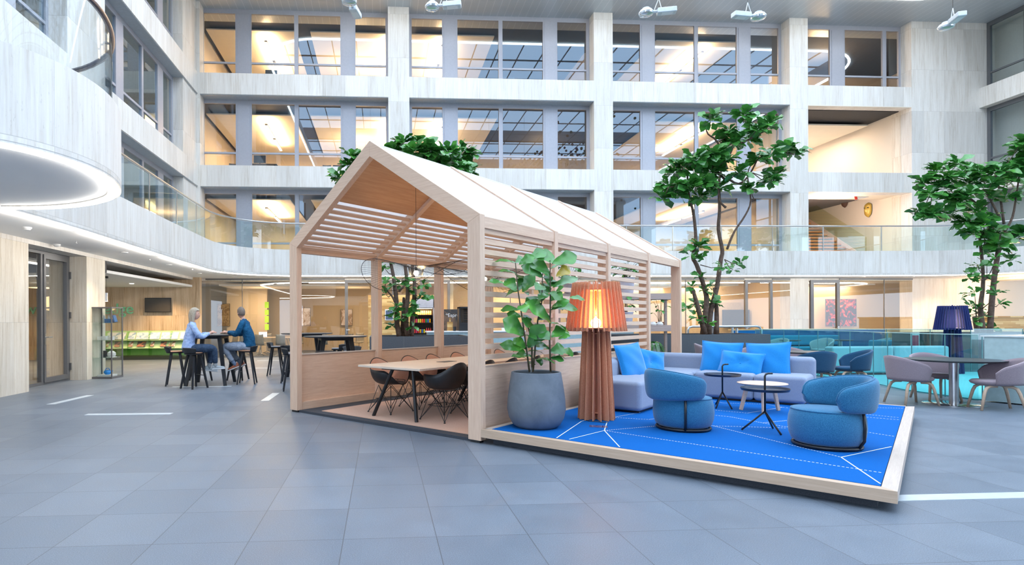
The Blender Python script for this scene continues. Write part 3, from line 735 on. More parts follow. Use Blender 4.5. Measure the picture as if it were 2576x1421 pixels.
picture('red_flower_painting', 20.7, 22.2, 1.05, 2.33, 25.7, blob_mat('red_flowers', (.035,.02,.018), [(.32,.02,.015),(.70,.06,.03),(.85,.30,.15)], 4.2, 2, .50), 'large dark painting of glowing red flowers behind the ground floor glass')
NG = plain('lime_note', (.50,.78,.05), .6)
for k, (z0, z1) in enumerate(((1.93,2.17),(1.66,1.86),(1.36,1.62),(1.07,1.3))):
    o = MB().box(-4.57,-4.42,22.93,22.965,z0,z1).build('sticky_note', NG); tag(o, 'block of lime green notes stuck on the canteen glass, ' + ('top one','second from top','third from top','bottom one')[k], 'note', 'lime notes in a column on the glass')
for x0, x1, l in ((15.9,17.2,'black television on the meeting room wall behind the framed glass door'),):
    t = thing('wall_television', l, 'television', ((x0+x1)/2, 26.0, 1.45)); MB().cb((0,0,0),(x1-x0,.06,.8)).build('housing', M['blackp'], t, bevel=.01); MB().cb((0,-.032,0),(x1-x0-.04,.006,.76)).build('screen', bpy.data.materials['switched_off_screen'], t)
# back-of-house tables (canteen)
def small_table(x, y, label, w_=1.6, d=.8, mat=None):
    t = thing('canteen_table', label, 'table', (x, y, 0))
    MB().box(-w_/2,w_/2,-d/2,d/2,.71,.74).build('tabletop', mat or M['beech'], t)
    for sx in (-1,1):
        for sy in (-1,1): MB().bar((sx*(w_/2-.25), sy*(d/2-.1), .71), (sx*(w_/2-.06), sy*(d/2-.04), 0), .035, .035).build('leg', M['chrome'], t)
small_table(-4.5, 24.6, 'pale canteen table with a laptop behind the glass'); small_table(-1.9, 24.8, 'pale canteen table behind the glass near the framed door'); small_table(.9, 25.2, 'pale canteen table behind the framed glass door')
t = thing('laptop', 'open laptop glowing on the canteen table', 'laptop', (-5.0, 24.6, .742)); MB().cb((0,0,.008),(.33,.23,.016)).build('keyboard', M['alu'], t); MB().cb((0,.11,.11),(.33,.012,.21)).build('screen', emit('laptop_screen', (.6,.75,1), 1.6), t)
def swivel(nm, label, loc, rz, shell, group=None):
    t = thing(nm, label, 'chair', loc, rz, group)
    def f(u, v):
        x = -.21+.42*u; a = v
        if a < .5: y = -.2+.36*a*2; z = .45-.02*sin(pi*a*2)
        else: q = (a-.5)*2; y = .16+.06*sin(q*1.6); z = .45+.42*q
        return (x*(1-.15*v), y, z+.02*((2*u-1)**2))
    MB().grid(f, 6, 10).build('shell', shell, t, smooth='all', solid=.015)
    MB().tube([(0,0,.45),(0,0,.1)], .018, 8).build('column', M['chrome'], t)
    for k in range(4):
        q = pi/4+k*pi/2; MB().bar((0,0,.11),(.29*cos(q),.29*sin(q),.02), .025,.02).build('leg', M['chrome'], t)
    return t
sg = plain('grey_shell', (.22,.22,.21), .5)
c0 = swivel('swivel_chair', 'dark swivel chair at the canteen tables behind the glass', (-5.6, 24.0, 0), radians(190), sg, 'swivel chairs in the canteen')
c0['label'] = 'dark swivel chair in the canteen, second from the newsroom side'
for x, y, a, l in ((-4.9,23.8,170,'in front of the laptop table'),(-4.1,23.8,185,'in front of the table, past the laptop'),(-3.6,25.4,10,'behind the laptop table, door side'),(-5.0,25.5,0,'behind the laptop'),(-2.4,24.0,180,'in front of the middle table'),(-1.4,24.0,200,'in front of the middle table, door side'),(-1.0,25.7,-10,'behind the middle table'),(.3,24.4,170,'seen through the framed glass door'),(.9,24.2,190,'beside the wooden kiosk, nearer the glass'),(2.1,24.9,90,'hidden behind the wooden kiosk'),(-6.3,24.6,250,'closest to the newsroom'),(-.35,24.9,240,'between the middle table and the door')):
    dup(c0, (x,y,0), radians(a), 'dark swivel chair in the canteen, '+l)

# coffee kiosk, fridge, counter
t = thing('timber_kiosk', 'coffee kiosk wall clad in golden wood planks with a grey fridge niche', 'kiosk', (0,0,0))
n = NT('golden_planks'); P = n.world(); s_ = n.new('SeparateXYZ', i0=P)
rz_ = n.math('FLOOR', n.math('DIVIDE', s_.outputs[2], .062)); rx = n.math('FLOOR', n.math('ADD', n.math('DIVIDE', s_.outputs[0], .5), n.math('MULTIPLY', rz_, .37)))
wn = n.new('TexWhiteNoise', iVector=n.new('CombineXYZ', i0=rx, i1=rz_, i2=0.)); 
c = n.ramp(wn.outputs['Value'], [(0, (.52,.27,.08)), (.5, (.68,.41,.14)), (1, (.80,.56,.24))])
c = n.mixc(.3, c, n.ramp(n.noise(n.map(P, (2,2,60)), 3, 4), [(.3,(.8,.7,.6)),(.7,(1,1,1))]), 'MULTIPLY'); n.pbr(c, .5)
M['golden'] = n.m
m = MB(); m.box(-.5,1.15,22.0,22.8,0,2.39); m.box(2.05,2.35,22.0,22.8,0,2.39); m.box(1.15,2.05,22.0,22.8,2.24,2.39); m.box(1.15,2.05,22.6,22.8,0,2.24)
m.build('cladding', M['golden'], t)
m = MB(); m.box(1.15,1.2,21.98,22.6,0,2.24); m.box(1.99,2.05,21.98,22.6,0,2.24); m.box(1.15,2.05,21.98,22.6,1.9,2.24); m.build('niche_lining', plain('niche_grey', (.45,.45,.50), .5), t)
t = thing('drinks_fridge', 'open black drinks fridge with lit shelves set in the golden wood wall', 'fridge', (1.595, 22.3, 0))
FB = plain('fridge_black', (.03,.02,.018), .4)
m = MB(); m.box(-.39,.39,.22,.26,0,1.9).box(-.39,-.37,-.28,.22,0,1.9).box(.37,.39,-.28,.22,0,1.9).box(-.39,.39,-.28,.22,0,.55).box(-.39,.39,-.28,.22,1.88,1.9); m.build('housing', FB, t)
for z in (.93, 1.33, 1.63): MB().box(-.37,.37,-.24,.22,z-.015,z).build('shelf', FB, t)
MB().box(-.36,.36,-.25,-.22,1.86,1.875).build('light_bar', emit('fridge_light', (1,.75,.4), 8), t)
lamp('AREA', 'fridge_light', (1.595, 22.1, 1.85), 14, WARM, .6, .2)
cc = [hexc(h) for h in ('d8322a','e8a11c','d9c22a','2f8a4a','cf3f6a','e2662a','3f6fb0','c8cf5a')]
can_m = [plain('drink_can_%s' % nm, c, .3, .1) for nm, c in zip(('red','amber','yellow','green','pink','orange','blue','lime'), cc)]
can = MB().lathe([(.001,0),(.028,0),(.031,.008),(.031,.13),(.026,.142),(.001,.142)], 10); jar = MB().lathe([(.001,0),(.038,0),(.04,.01),(.036,.09),(.03,.11),(.03,.16),(.001,.16)], 10)
btl = MB().lathe([(.001,0),(.03,0),(.032,.01),(.03,.12),(.012,.17),(.012,.2),(.001,.2)], 10)
for k in range(9):
    o = can.build('drink_can', can_m[(k*3+1) % 8], loc=(1.27+.075*k, 22.12, 1.332)); tag(o, 'colourful drink can in the middle row of the black drinks fridge', 'can', 'cans in the middle fridge row'); o['label'] = '%s drink can in the middle fridge row, %s from the golden wall edge' % (('red','amber','yellow','green','pink','orange','blue','lime')[(k*3+1) % 8], ORD[k])
    o = jar.build('glass_jar', plain('gold_jar', (.85,.55,.2), .15, .4) if k == 0 else bpy.data.materials['gold_jar'], loc=(1.26+.08*k, 22.12, 1.632)); tag(o, 'golden lit glass jar in the top row of the black drinks fridge', 'jar', 'jars in the top fridge row'); o['label'] = 'golden glass jar in the top fridge row, %s from the screen side' % ORD[k]
    if k < 6: o = can.build('drink_can', can_m[(0,4,0,1,6,2)[k]], loc=(1.27+.075*k, 22.12, .932)); tag(o, 'red or yellow drink can in the bottom row of the black drinks fridge', 'can', 'cans in the bottom fridge row'); o['label'] = '%s drink can in the bottom fridge row, %s from the screen side' % (('red','pink','red','amber','blue','yellow')[k], ORD[k])
    else: o = btl.build('drink_bottle', can_m[0], loc=(1.27+.078*k, 22.12, .932)); tag(o, 'red drink bottle in the bottom row of the black drinks fridge', 'bottle', 'bottles in the bottom fridge row'); o['label'] = 'red drink bottle in the bottom fridge row, %s from the cans' % ORD[k-6]
t = thing('menu_screen', 'small grey-blue screen in a white frame on the golden wood wall', 'screen', (.30, 21.97, 1.63)); MB().cb((0,0,0),(.32,.03,.42)).build('screen_frame', M['white'], t, bevel=.01); MB().cb((0,-.017,0),(.26,.006,.35)).build('display', plain('slate_display', (.10,.14,.22), .3), t)
t = thing('espresso_sign', 'dark sign board lettered de Espressobar behind the coffee counter', 'sign', (2.95, 21.2, 1.42)); MB().box(-.5,-.46,.0,.03,-1.42,-.3).build('post', M['black'], t); MB().box(.46,.5,.0,.03,-1.42,-.3).build('post', M['black'], t); MB().cb((-.02,0,0),(1.25,.03,.8)).build('board', blob_mat('sign_photo', (.05,.045,.045), [(.10,.07,.05),(.2,.12,.08)], 2), t)
for body, sz, x, z in (('de', .09, -.58, .19), ('Espressobar', .19, -.50, .12)):
    o = bpy.data.objects.new('lettering', text_mesh(body, sz, .003)); C.objects.link(o); o.parent = t; o.location = (x, -.02, z); o.rotation_euler = (pi/2,0,0); o.data.materials.append(M['white'])
t = thing('service_counter', 'long white topped counter with pale teal front behind the wooden pavilion', 'counter', (0,0,0))
MB().box(1.55,8.9,19.7,20.5,1.0,1.04).build('worktop', M['white'], t, bevel=.005); MB().box(1.6,8.85,19.75,20.45,.05,1.0).build('front_panel', plain('teal_laminate', (.36,.50,.54), .4), t); MB().box(1.65,8.8,19.8,20.4,0,.05).build('plinth', M['dark'], t)
t = thing('coffee_machine', 'black glazed display case on the coffee counter', 'machine', (3.15, 20.15, 1.04)); MB().cb((0,0,.14),(.9,.5,.28)).build('housing', M['blackp'], t, bevel=.01)
MB().cb((0,.2,.55),(.9,.04,.55)).cb((-.43,0,.55),(.04,.5,.55)).cb((.43,0,.55),(.04,.5,.55)).cb((0,0,.82),(.9,.5,.05)).build('case_frame', M['blackp'], t); MB().cb((0,-.24,.55),(.82,.01,.5)).build('case_glass', M['gl_clear'], t)
o = MB().lathe([(.001,0),(.045,0),(.06,.15),(.001,.15)],14).build('black_cup', M['blackp'], loc=(2.55,20.0,1.041), smooth=True); tag(o, 'black cup on the counter beside the glazed display case', 'cup')
o = MB().cb((0,0,.16),(.2,.02,.32)).cb((0,0,.38),(.05,.02,.14)).build('cutting_board', M['golden'], loc=(2.42,20.25,1.041)); tag(o, 'wooden cutting board standing upright on the coffee counter', 'cutting board')
for k in range(8):
    o = MB().cb((0,0,.05+.02*(k%3)),(.14,.12,.1+.04*(k%3))).build('counter_box', (M['white'],BL,can_m[3],M['steel'])[k%4], loc=(4.3+.3*k,20.05,1.041)); tag(o, 'small box of supplies on the long white counter behind the slats', 'box', 'supplies on the counter'); o['label'] = '%s box of supplies on the long white counter, %s from the display case' % (('white','blue','green','metal')[k%4], ORD[k])
# far right zone
t = thing('wooden_bar', 'golden wooden bar under a dark opening at the far side', 'bar', (24.2, 20.0, 0)); MB().box(-1.6,2.2,0,.5,0,1.42).build('bar_front', M['golden'], t); MB().box(-1.65,2.25,-.03,.55,1.42,1.48).build('bar_top', M['golden'], t)
struct(MB().box(23.5, 31, 23.8, 24.0, 0, 3.1).build('wall_right_end', M['cream'])); struct(MB().box(25.9,26.6,23.7,23.82,.9,2.1).build('door_9', M['dark']))
lamp('POINT', 'room_light', (25.5, 21.5, 2.5), 80, WARM, .3)
# ================================================================ timber pavilion (its own axes, turned 45 degrees to the court)
HO = (1.124, 6.493); HA = radians(-45.29); HC, HS = cos(HA), sin(HA)
def hw(a, b, z=0): return (HO[0]+HC*a-HS*b, HO[1]+HS*a+HC*b, z)
OAK0, OAK1 = (.64,.43,.305), (.80,.60,.455)
M['oak_z'] = wood('oak_upright', OAK0, OAK1, 'z'); M['oak_x'] = wood('oak_cross', OAK0, OAK1, 'x'); M['oak_y'] = wood('oak_long', OAK0, OAK1, 'y')
M['oak_in'] = wood('oak_ceiling', (.52,.28,.15), (.66,.40,.23), 'y', .5, .6)
M['oak_pale'] = wood('oak_pale', (.50,.355,.245), (.63,.48,.36), 'x', .5); M['oak_pale_y'] = wood('oak_pale_long', (.49,.40,.34), (.61,.52,.45), 'y', .5)
house = thing('timber_pavilion', 'open timber frame pavilion with gabled white membrane roof and slatted sides', 'pavilion', (HO[0], HO[1], 0), HA)
W, EA, AP = 3.62, 2.615, 3.83; T = .095
YS = [0, 1.745, 3.486, 5.23, 6.975]
for yk in YS:
    fr = bpy.data.objects.new('portal_frame', None); C.objects.link(fr); fr.parent = house; fr.location = (0, yk, 0)
    cx = -W/2
    MB().prism_xz([(-W,.03),(-W+.18,.03),(-W+.18,2.53),(-W,EA)], 0, T).build('post', M['oak_z'], fr, bevel=.002, seg=1)
    MB().prism_xz([(-.18,.03),(0,.03),(0,EA),(-.18,2.53)], 0, T).build('post', M['oak_z'], fr, bevel=.002, seg=1)
    MB().prism_xz([(-W,EA),(-W+.18,2.53),(cx,3.62),(cx,AP)], 0, T).build('rafter', M['oak_x'], fr, bevel=.002, seg=1)
    MB().prism_xz([(0,EA),(cx,AP),(cx,3.62),(-.18,2.53)], 0, T).build('rafter', M['oak_x'], fr, bevel=.002, seg=1)
n = NT('roof_membrane'); dif = n.new('BsdfDiffuse', iColor=(.84,.83,.83,1)); tl = n.new('BsdfTranslucent', iColor=(.97,.97,.98,1))
mx = n.new('MixShader', i0=.6, i1=dif.outputs[0], i2=tl.outputs[0]); n.t.links.new(mx.outputs[0], n.out.inputs[0]); M['membrane'] = n.m
TH = atan2(AP-EA, W/2); SL = hypot(W/2, AP-EA)
def slope_box(side, s0, s1, o0, o1, y0, y1, m):
    """box on a roof slope: s along the slope from the eave, o depth under the outer face"""
    pts = []
    for s, o in ((s0,o0),(s1,o0),(s1,o1),(s0,o1)):
        x = s*cos(TH)+o*sin(TH); z = EA+s*sin(TH)-o*cos(TH)
        pts.append(((-W+x) if side < 0 else -x, z))
    if side > 0: pts = pts[::-1]
    return m.prism_xz(pts[::-1], y0, y1)
for i in range(4):
    y0, y1 = YS[i]+T, YS[i+1]
    for side in (-1, 1):
        slope_box(side, .0, SL, .022, .030, y0, y1, MB()).build('roof_membrane', M['membrane'], house)
        m = MB(); 
        if i < 4: slope_box(side, 1.13, SL-.0, .10, .12, y0, y1, m); m.build('ceiling_board', M['oak_in'], house)
        m = MB()
        for k in range(9): slope_box(side, 1.07-.121*k-.055, 1.07-.121*k, .115, .145, y0, y1, m)
        m.build('roof_slats', M['oak_y'], house)
    MB().box(-.10,-.01, y0, y1, 2.47, 2.60).build('eave_beam', M['oak_y'], house); MB().box(-W+.01,-W+.10, y0, y1, 2.47, 2.60).build('eave_beam', M['oak_y'], house)
    MB().box(-W+.05,-W+.09, y0, y1, .15, .885).build('low_panel', M['oak_y'], house); MB().box(-W,-W+.17, y0, y1, .03, .15).build('sill_rail', M['oak_y'], house); MB().box(-W+.03,-W+.11, y0, y1, .875, .892).build('cap_rail', M['oak_pale_y'], house)
    if i < 3:
        MB().box(-.10,-.045, y0, y1, .03, .870).build('low_panel', M['oak_pale_y' if 0 else 'oak_y'], house); MB().box(-.11,-.03, y0, y1, .870, .882).build('cap_rail', M['oak_y'], house)
        m = MB()
        for k in range(13): m.box(-.085,-.035, y0, y1, 2.414-.1225*k-.0, 2.414-.1225*k+.061)
        m.build('slat_screen', M['oak_y'], house)
n = NT('anthracite_board'); co = n.coord(); n.pbr(n.ramp(n.noise(co, 120, 3), [(.3,(.030,.036,.048)),(.7,(.05,.058,.075))]), .8); M['anth'] = n.m
MB().box(-3.50,-.12, .04, 7.04, 0, .034).build('base_plate', M['anth'], house); MB().box(-3.60,-3.45,.02,.09,0,.03).build('levelling_foot', M['black'], house); MB().box(-.16,-.03,.02,.09,0,.03).build('levelling_foot', M['black'], house)
rg = MB().box(-3.10,-.30,.20,6.8,.034,.040).build('peach_carpet', fabric('peach_carpet', (.50,.30,.21), (.66,.42,.31), 160, .95), loc=(HO[0],HO[1],0), rotz=HA); tag(rg, 'peach brown carpet laid on the dark base inside the timber pavilion', 'carpet')

# lounge deck
DX, DY, DZ = 3.636, 5.37, .163
deck = thing('lounge_deck', 'low platform edged in pale oak on a recessed dark plinth beside the pavilion', 'platform', (HO[0], HO[1], 0), HA)
MB().add([(0,0,.073),(DX,0,.073),(DX,0,DZ),(0,0,DZ),(.09,.085,.073),(DX-.095,.085,.073),(DX-.095,.085,DZ),(.09,.085,DZ)],[(0,1,2,3),(5,4,7,6),(3,2,6,7),(0,4,5,1)]).build('rim_board', M['oak_pale'], deck)
MB().add([(DX,0,.073),(DX,DY,.073),(DX,DY,DZ),(DX,0,DZ),(DX-.095,.085,.073),(DX-.095,DY-.085,.073),(DX-.095,DY-.085,DZ),(DX-.095,.085,DZ)],[(0,1,2,3),(5,4,7,6),(3,2,6,7),(0,4,5,1)]).build('rim_board', M['oak_pale_y'], deck)
MB().box(.0,DX-.095,DY-.085,DY,.073,DZ).build('rim_board', M['oak_pale'], deck); MB().box(.0,.085,.085,DY-.085,.073,DZ).build('rim_board', M['oak_pale_y'], deck)
MB().box(.10,DX-.12,.10,DY-.1,0,.075).box(.085,DX-.095,.085,DY-.085,.075,.155).build('plinth', M['anth'], deck)
# blue rug with stitched lines
n = NT('royal_blue_rug'); co = n.coord(); f = n.noise(co, 260, 3, .8)
c = n.ramp(f, [(.3, (.0,.075,.31)), (.7, (.002,.135,.46))]); n.pbr(c, .95, 0, n.bump(f, .3, .004), .15); M['rug'] = n.m
rug = MB().box(.09,DX-.10,.088,DY-.088,.155,.166).build('blue_rug', M['rug'], loc=(HO[0],HO[1],0), rotz=HA); tag(rug, 'bright royal blue rug with white stitched lines covering the lounge deck', 'rug')
def line(m, a, b, dash=False, w_=.011):
    a, b = Vector((*a,0)), Vector((*b,0)); d = b-a; L_ = d.length; u = d/L_; v = Vector((-u.y,u.x,0)); k = int(L_/.030) if dash else 1
    for i in range(k):
        p = a+u*(L_*i/k); q = a+u*(L_*(i+(.6 if dash else 1))/k)
        m.add([(*(p-v*w_/2)[:2],.1675),(*(q-v*w_/2)[:2],.1675),(*(q+v*w_/2)[:2],.1675),(*(p+v*w_/2)[:2],.1675)],[(0,1,2,3)])
m = MB(); A = (1.095,.824)
line(m, A, (1.562,.114)); line(m, A, (.893,1.359)); line(m, A, (1.02,.138)); line(m, (.889,.111), (.642,1.186)); line(m, (3.215,.989), (3.528,1.829)); line(m, (3.215,.989), (3.532,.156))
for a, b in [(A,(1.413,1.436)),(A,(3.528,.557)),((1.413,1.436),(1.7,2.1)),((1.928,1.91),(3.215,.989)),((1.928,1.91),(2.594,2.298)),((1.928,1.91),(1.66,1.9)),((1.715,2.72),(1.907,2.728)),((1.907,2.728),(2.318,2.491)),((2.318,2.491),(2.582,2.373)),((2.318,2.491),(2.506,2.877)),
             ((1.595,3.184),(2.01,3.188)),((2.01,3.188),(2.258,4.064)),((1.322,4.162),(1.523,3.995)),((1.523,3.995),(2.025,4.263)),((2.025,4.263),(2.258,4.064)),((2.258,4.064),(2.346,4.051)),((.809,1.725),(1.212,1.86)),((.809,1.725),(.929,2.35)),
             ((3.0,4.75),(3.531,5.001)),((3.189,4.063),(3.521,3.993)),((3.208,3.784),(3.531,3.795)),((2.9,2.75),(3.533,2.47)),((2.582,2.373),(3.208,3.784)),((.642,1.186),(.5,2.4)),((1.212,1.86),(1.595,3.184))]: line(m, a, b, True)
m.build('stitched_line', plain('white_yarn', (.80,.84,.80), .9), rug)

# ---------------------------------------------------------------- plant in pot, big lamp
POT = (1.793, 6.605)
n = NT('grey_concrete'); co = n.coord(); f = n.noise(co, 4, 6, .65, .5); c = n.ramp(f, [(.3,(.105,.13,.16)),(.7,(.17,.20,.235))]); n.pbr(c, .55, 0, None, .4); M['concrete'] = n.m
n = NT('potting_soil'); co = n.coord(); f = n.noise(co, 60, 4); n.pbr(n.ramp(f, [(.3,(.04,.02,.012)),(.7,(.20,.11,.06))]), .95, 0, n.bump(f, .8, .02)); M['soil'] = n.m
t = thing('concrete_planter', 'large rounded grey concrete planter on the front corner of the blue rug', 'planter', (*POT, .168))
MB().lathe([(.001,0),(.225,0),(.27,.03),(.315,.11),(.335,.21),(.328,.33),(.305,.50),(.283,.632),(.272,.636),(.262,.628),(.262,.57),(.001,.57)], 56).build('pot', M['concrete'], t, smooth=True, angle=50)
MB().lathe([(.001,.012),(.10,.008),(.2,.014),(.262,.0)][::-1], 28, (0,0,.575)).build('soil', M['soil'], t, smooth=True)
MB().tube([(-.10,-.17,.56),(-.10,-.17,.70)], .012, 8).build('water_gauge', M['gl_clear'], t)
FELT = fabric('rust_felt', (.60,.24,.13), (.78,.37,.21), 140, .9, sheen=.1)
def lucent(mat):
    m = mat.copy(); m.name = mat.name+'_thin'; nt = m.node_tree; p = next(x for x in nt.nodes if x.type == 'BSDF_PRINCIPLED'); o = next(x for x in nt.nodes if x.type == 'OUTPUT_MATERIAL')
    tr = nt.nodes.new('ShaderNodeBsdfTranslucent'); mx = nt.nodes.new('ShaderNodeMixShader'); mx.inputs[0].default_value = .26
    c = p.inputs['Base Color'].links[0].from_socket; nt.links.new(c, tr.inputs[0]); nt.links.new(p.outputs[0], mx.inputs[1]); nt.links.new(tr.outputs[0], mx.inputs[2]); nt.links.new(mx.outputs[0], o.inputs[0]); return m
def felt_lamp(nm, label, x, y, z, felt, on=14):
    t = thing(nm, label, 'floor lamp', (x, y, z))
    m = MB(); N_ = 14
    for k in range(N_):
        q = 2*pi*k/N_+.12; c_, s_ = cos(q), sin(q)
        pts = [(.03,0),(.225,0),(.165,1.11),(.03,1.11)]; vs = []; tx, ty = -s_*.004, c_*.004
        for sg_ in (-1,1): vs += [(r*c_+sg_*tx, r*s_+sg_*ty, zz) for r, zz in pts]
        m.add(vs, [(0,1,2,3),(7,6,5,4),(0,4,5,1),(1,5,6,2),(2,6,7,3),(3,7,4,0)])
    m.build('column_fin', felt, t)
    MB().disc((0,0,.08), .10, .01, 20).disc((0,0,1.06), .10, .01, 20).tube([(0,0,0),(0,0,1.72)], .012, 8).build('core', felt, t)
    m = MB(); N_ = 34
    for k in range(N_):
        q = 2*pi*k/N_; c_, s_ = cos(q), sin(q); tw = .055
        nx, ny = cos(q+tw), sin(q+tw); pts = [(.315,1.095),(.372,1.095),(.285,1.70),(.228,1.70)]
        vs = []; tx, ty = -ny*.004, nx*.004
        for sg_ in (-1,1):
            for r, zz in pts: vs.append((r*c_+sg_*tx+(r-.3)*0, r*s_+sg_*ty, zz))
        m.add(vs, [(0,1,2,3),(7,6,5,4),(0,4,5,1),(1,5,6,2),(2,6,7,3),(3,7,4,0)])
    m.build('shade_fin', felt, t)
    sh = MB()
    for k in range(N_):          # felt web between fins, left open on the side turned to the viewer
        q0, q1 = 2*pi*k/N_, 2*pi*(k+1)/N_; mid = (q0+q1)/2
        if abs(((mid+pi/2+.363+pi) % (2*pi))-pi) < .20: continue
        sh.add([(.318*cos(q0),.318*sin(q0),1.10),(.318*cos(q1),.318*sin(q1),1.10),(.232*cos(q1),.232*sin(q1),1.695),(.232*cos(q0),.232*sin(q0),1.695)],[(0,1,2,3)])
    sh.build('shade_web', lucent(felt), t)
    m = MB().lathe([(.10,1.60),(.24,1.60),(.24,1.612),(.10,1.612)], 30).lathe([(.27,1.13),(.32,1.13),(.32,1.14),(.27,1.14)], 34)
    for k in range(4): q = k*pi/2+.4; m.cb((.17*cos(q),.17*sin(q),1.606),(.02,.02,.012))
    m.build('shade_ring', felt, t)
    MB().tube([(0,0,1.09),(0,0,1.14)], .02, 10).build('bulb_socket', M['black'], t); MB().ball((0,0,1.195), .062, 12).build('bulb', M['bulb'], t, smooth='all')
    lamp('POINT', 'bulb_light', (x, y, z+1.29), on, (1,.60,.26), .03)
    return t
felt_lamp('felt_floor_lamp', 'tall rust orange felt fin floor lamp, lit, standing on the blue rug', 2.675, 7.05, .168, FELT, 13)
MB2 = MB().tube([(2.50,6.97,.172),(2.52,6.86,.172),(2.62,6.80,.172),(2.70,6.74,.172)], .004, 5).build('lamp_cable', M['black']); tag(MB2, 'thin black cable lying on the blue rug beside the orange lamp foot', 'cable')
o = MB().cb((0,0,0),(.20,.13,.004),radians(-20)).build('clear_floor_cover', M['gl_clear'], loc=(2.50,6.52,.171)); tag(o, 'clear square cover plate lying on the blue rug in front of the orange lamp', 'plate')

# fiddle leaf leaves
def leaf(m, base, tip, wid, up=(0,0,1), droop=.12, cup=.18, roll=0.0):
    B, Tp = Vector(base), Vector(tip); d = Tp-B; L_ = d.length
    if L_ < 1e-4: return
    d /= L_; u = Vector(up); u = (u-d*u.dot(d)); u = u.normalized() if u.length > .05 else d.orthogonal().normalized()
    s_ = d.cross(u)
    if roll: R_ = Matrix.Rotation(roll, 3, d); u = R_ @ u; s_ = R_ @ s_
    ws = (.05,.34,.50,.56,.74,.98,.96,.55,.08); n_ = len(ws); b = len(m.v)
    for i, w_ in enumerate(ws):
        t_ = i/(n_-1); c_ = B+d*L_*t_+u*(-droop*L_*(t_*t_) + droop*L_*.35*sin(pi*t_)); hw_ = wid/2*w_; wav = .05*wid*sin(i*2.3)
        m.v.append(tuple(c_+s_*hw_+u*(cup*hw_+wav))); m.v.append(tuple(c_)); m.v.append(tuple(c_-s_*hw_+u*(cup*hw_-wav)))
    for i in range(n_-1):
        a = b+3*i; m.f += [(a,a+1,a+4,a+3),(a+1,a+2,a+5,a+4)]
def leaf_mat(nm, lo, hi, young):
    n = NT(nm); P = n.world(); f = n.noise(P, 3.5, 2); g = n.noise(P, 14, 2)
    c = n.ramp(f, [(.3, lo), (.62, hi), (.80, young)]); c = n.mixc(.4, c, n.ramp(g, [(.3,(.7,.75,.7)),(.7,(1.15,1.15,1.1))]), 'MULTIPLY')
    p = n.pbr(c, .24, 0, None, .75); t = n.new('BsdfTranslucent', iColor=c)
    mx = n.new('MixShader', i0=.18, i1=p.outputs[0], i2=t.outputs[0]); n.t.links.new(mx.outputs[0], n.out.inputs[0]); return n.m
M['leaf'] = leaf_mat('fiddle_leaf', (.038,.155,.035), (.085,.31,.055), (.18,.52,.07))
M['leaf_y'] = leaf_mat('yellow_leaf', (.45,.33,.03), (.60,.45,.06), (.6,.5,.1))
M['bark'] = plain('fig_bark', (.115,.075,.055), .9, var=.35, scale=14)
M['stem'] = plain('green_stem', (.07,.06,.03), .7, var=.3)
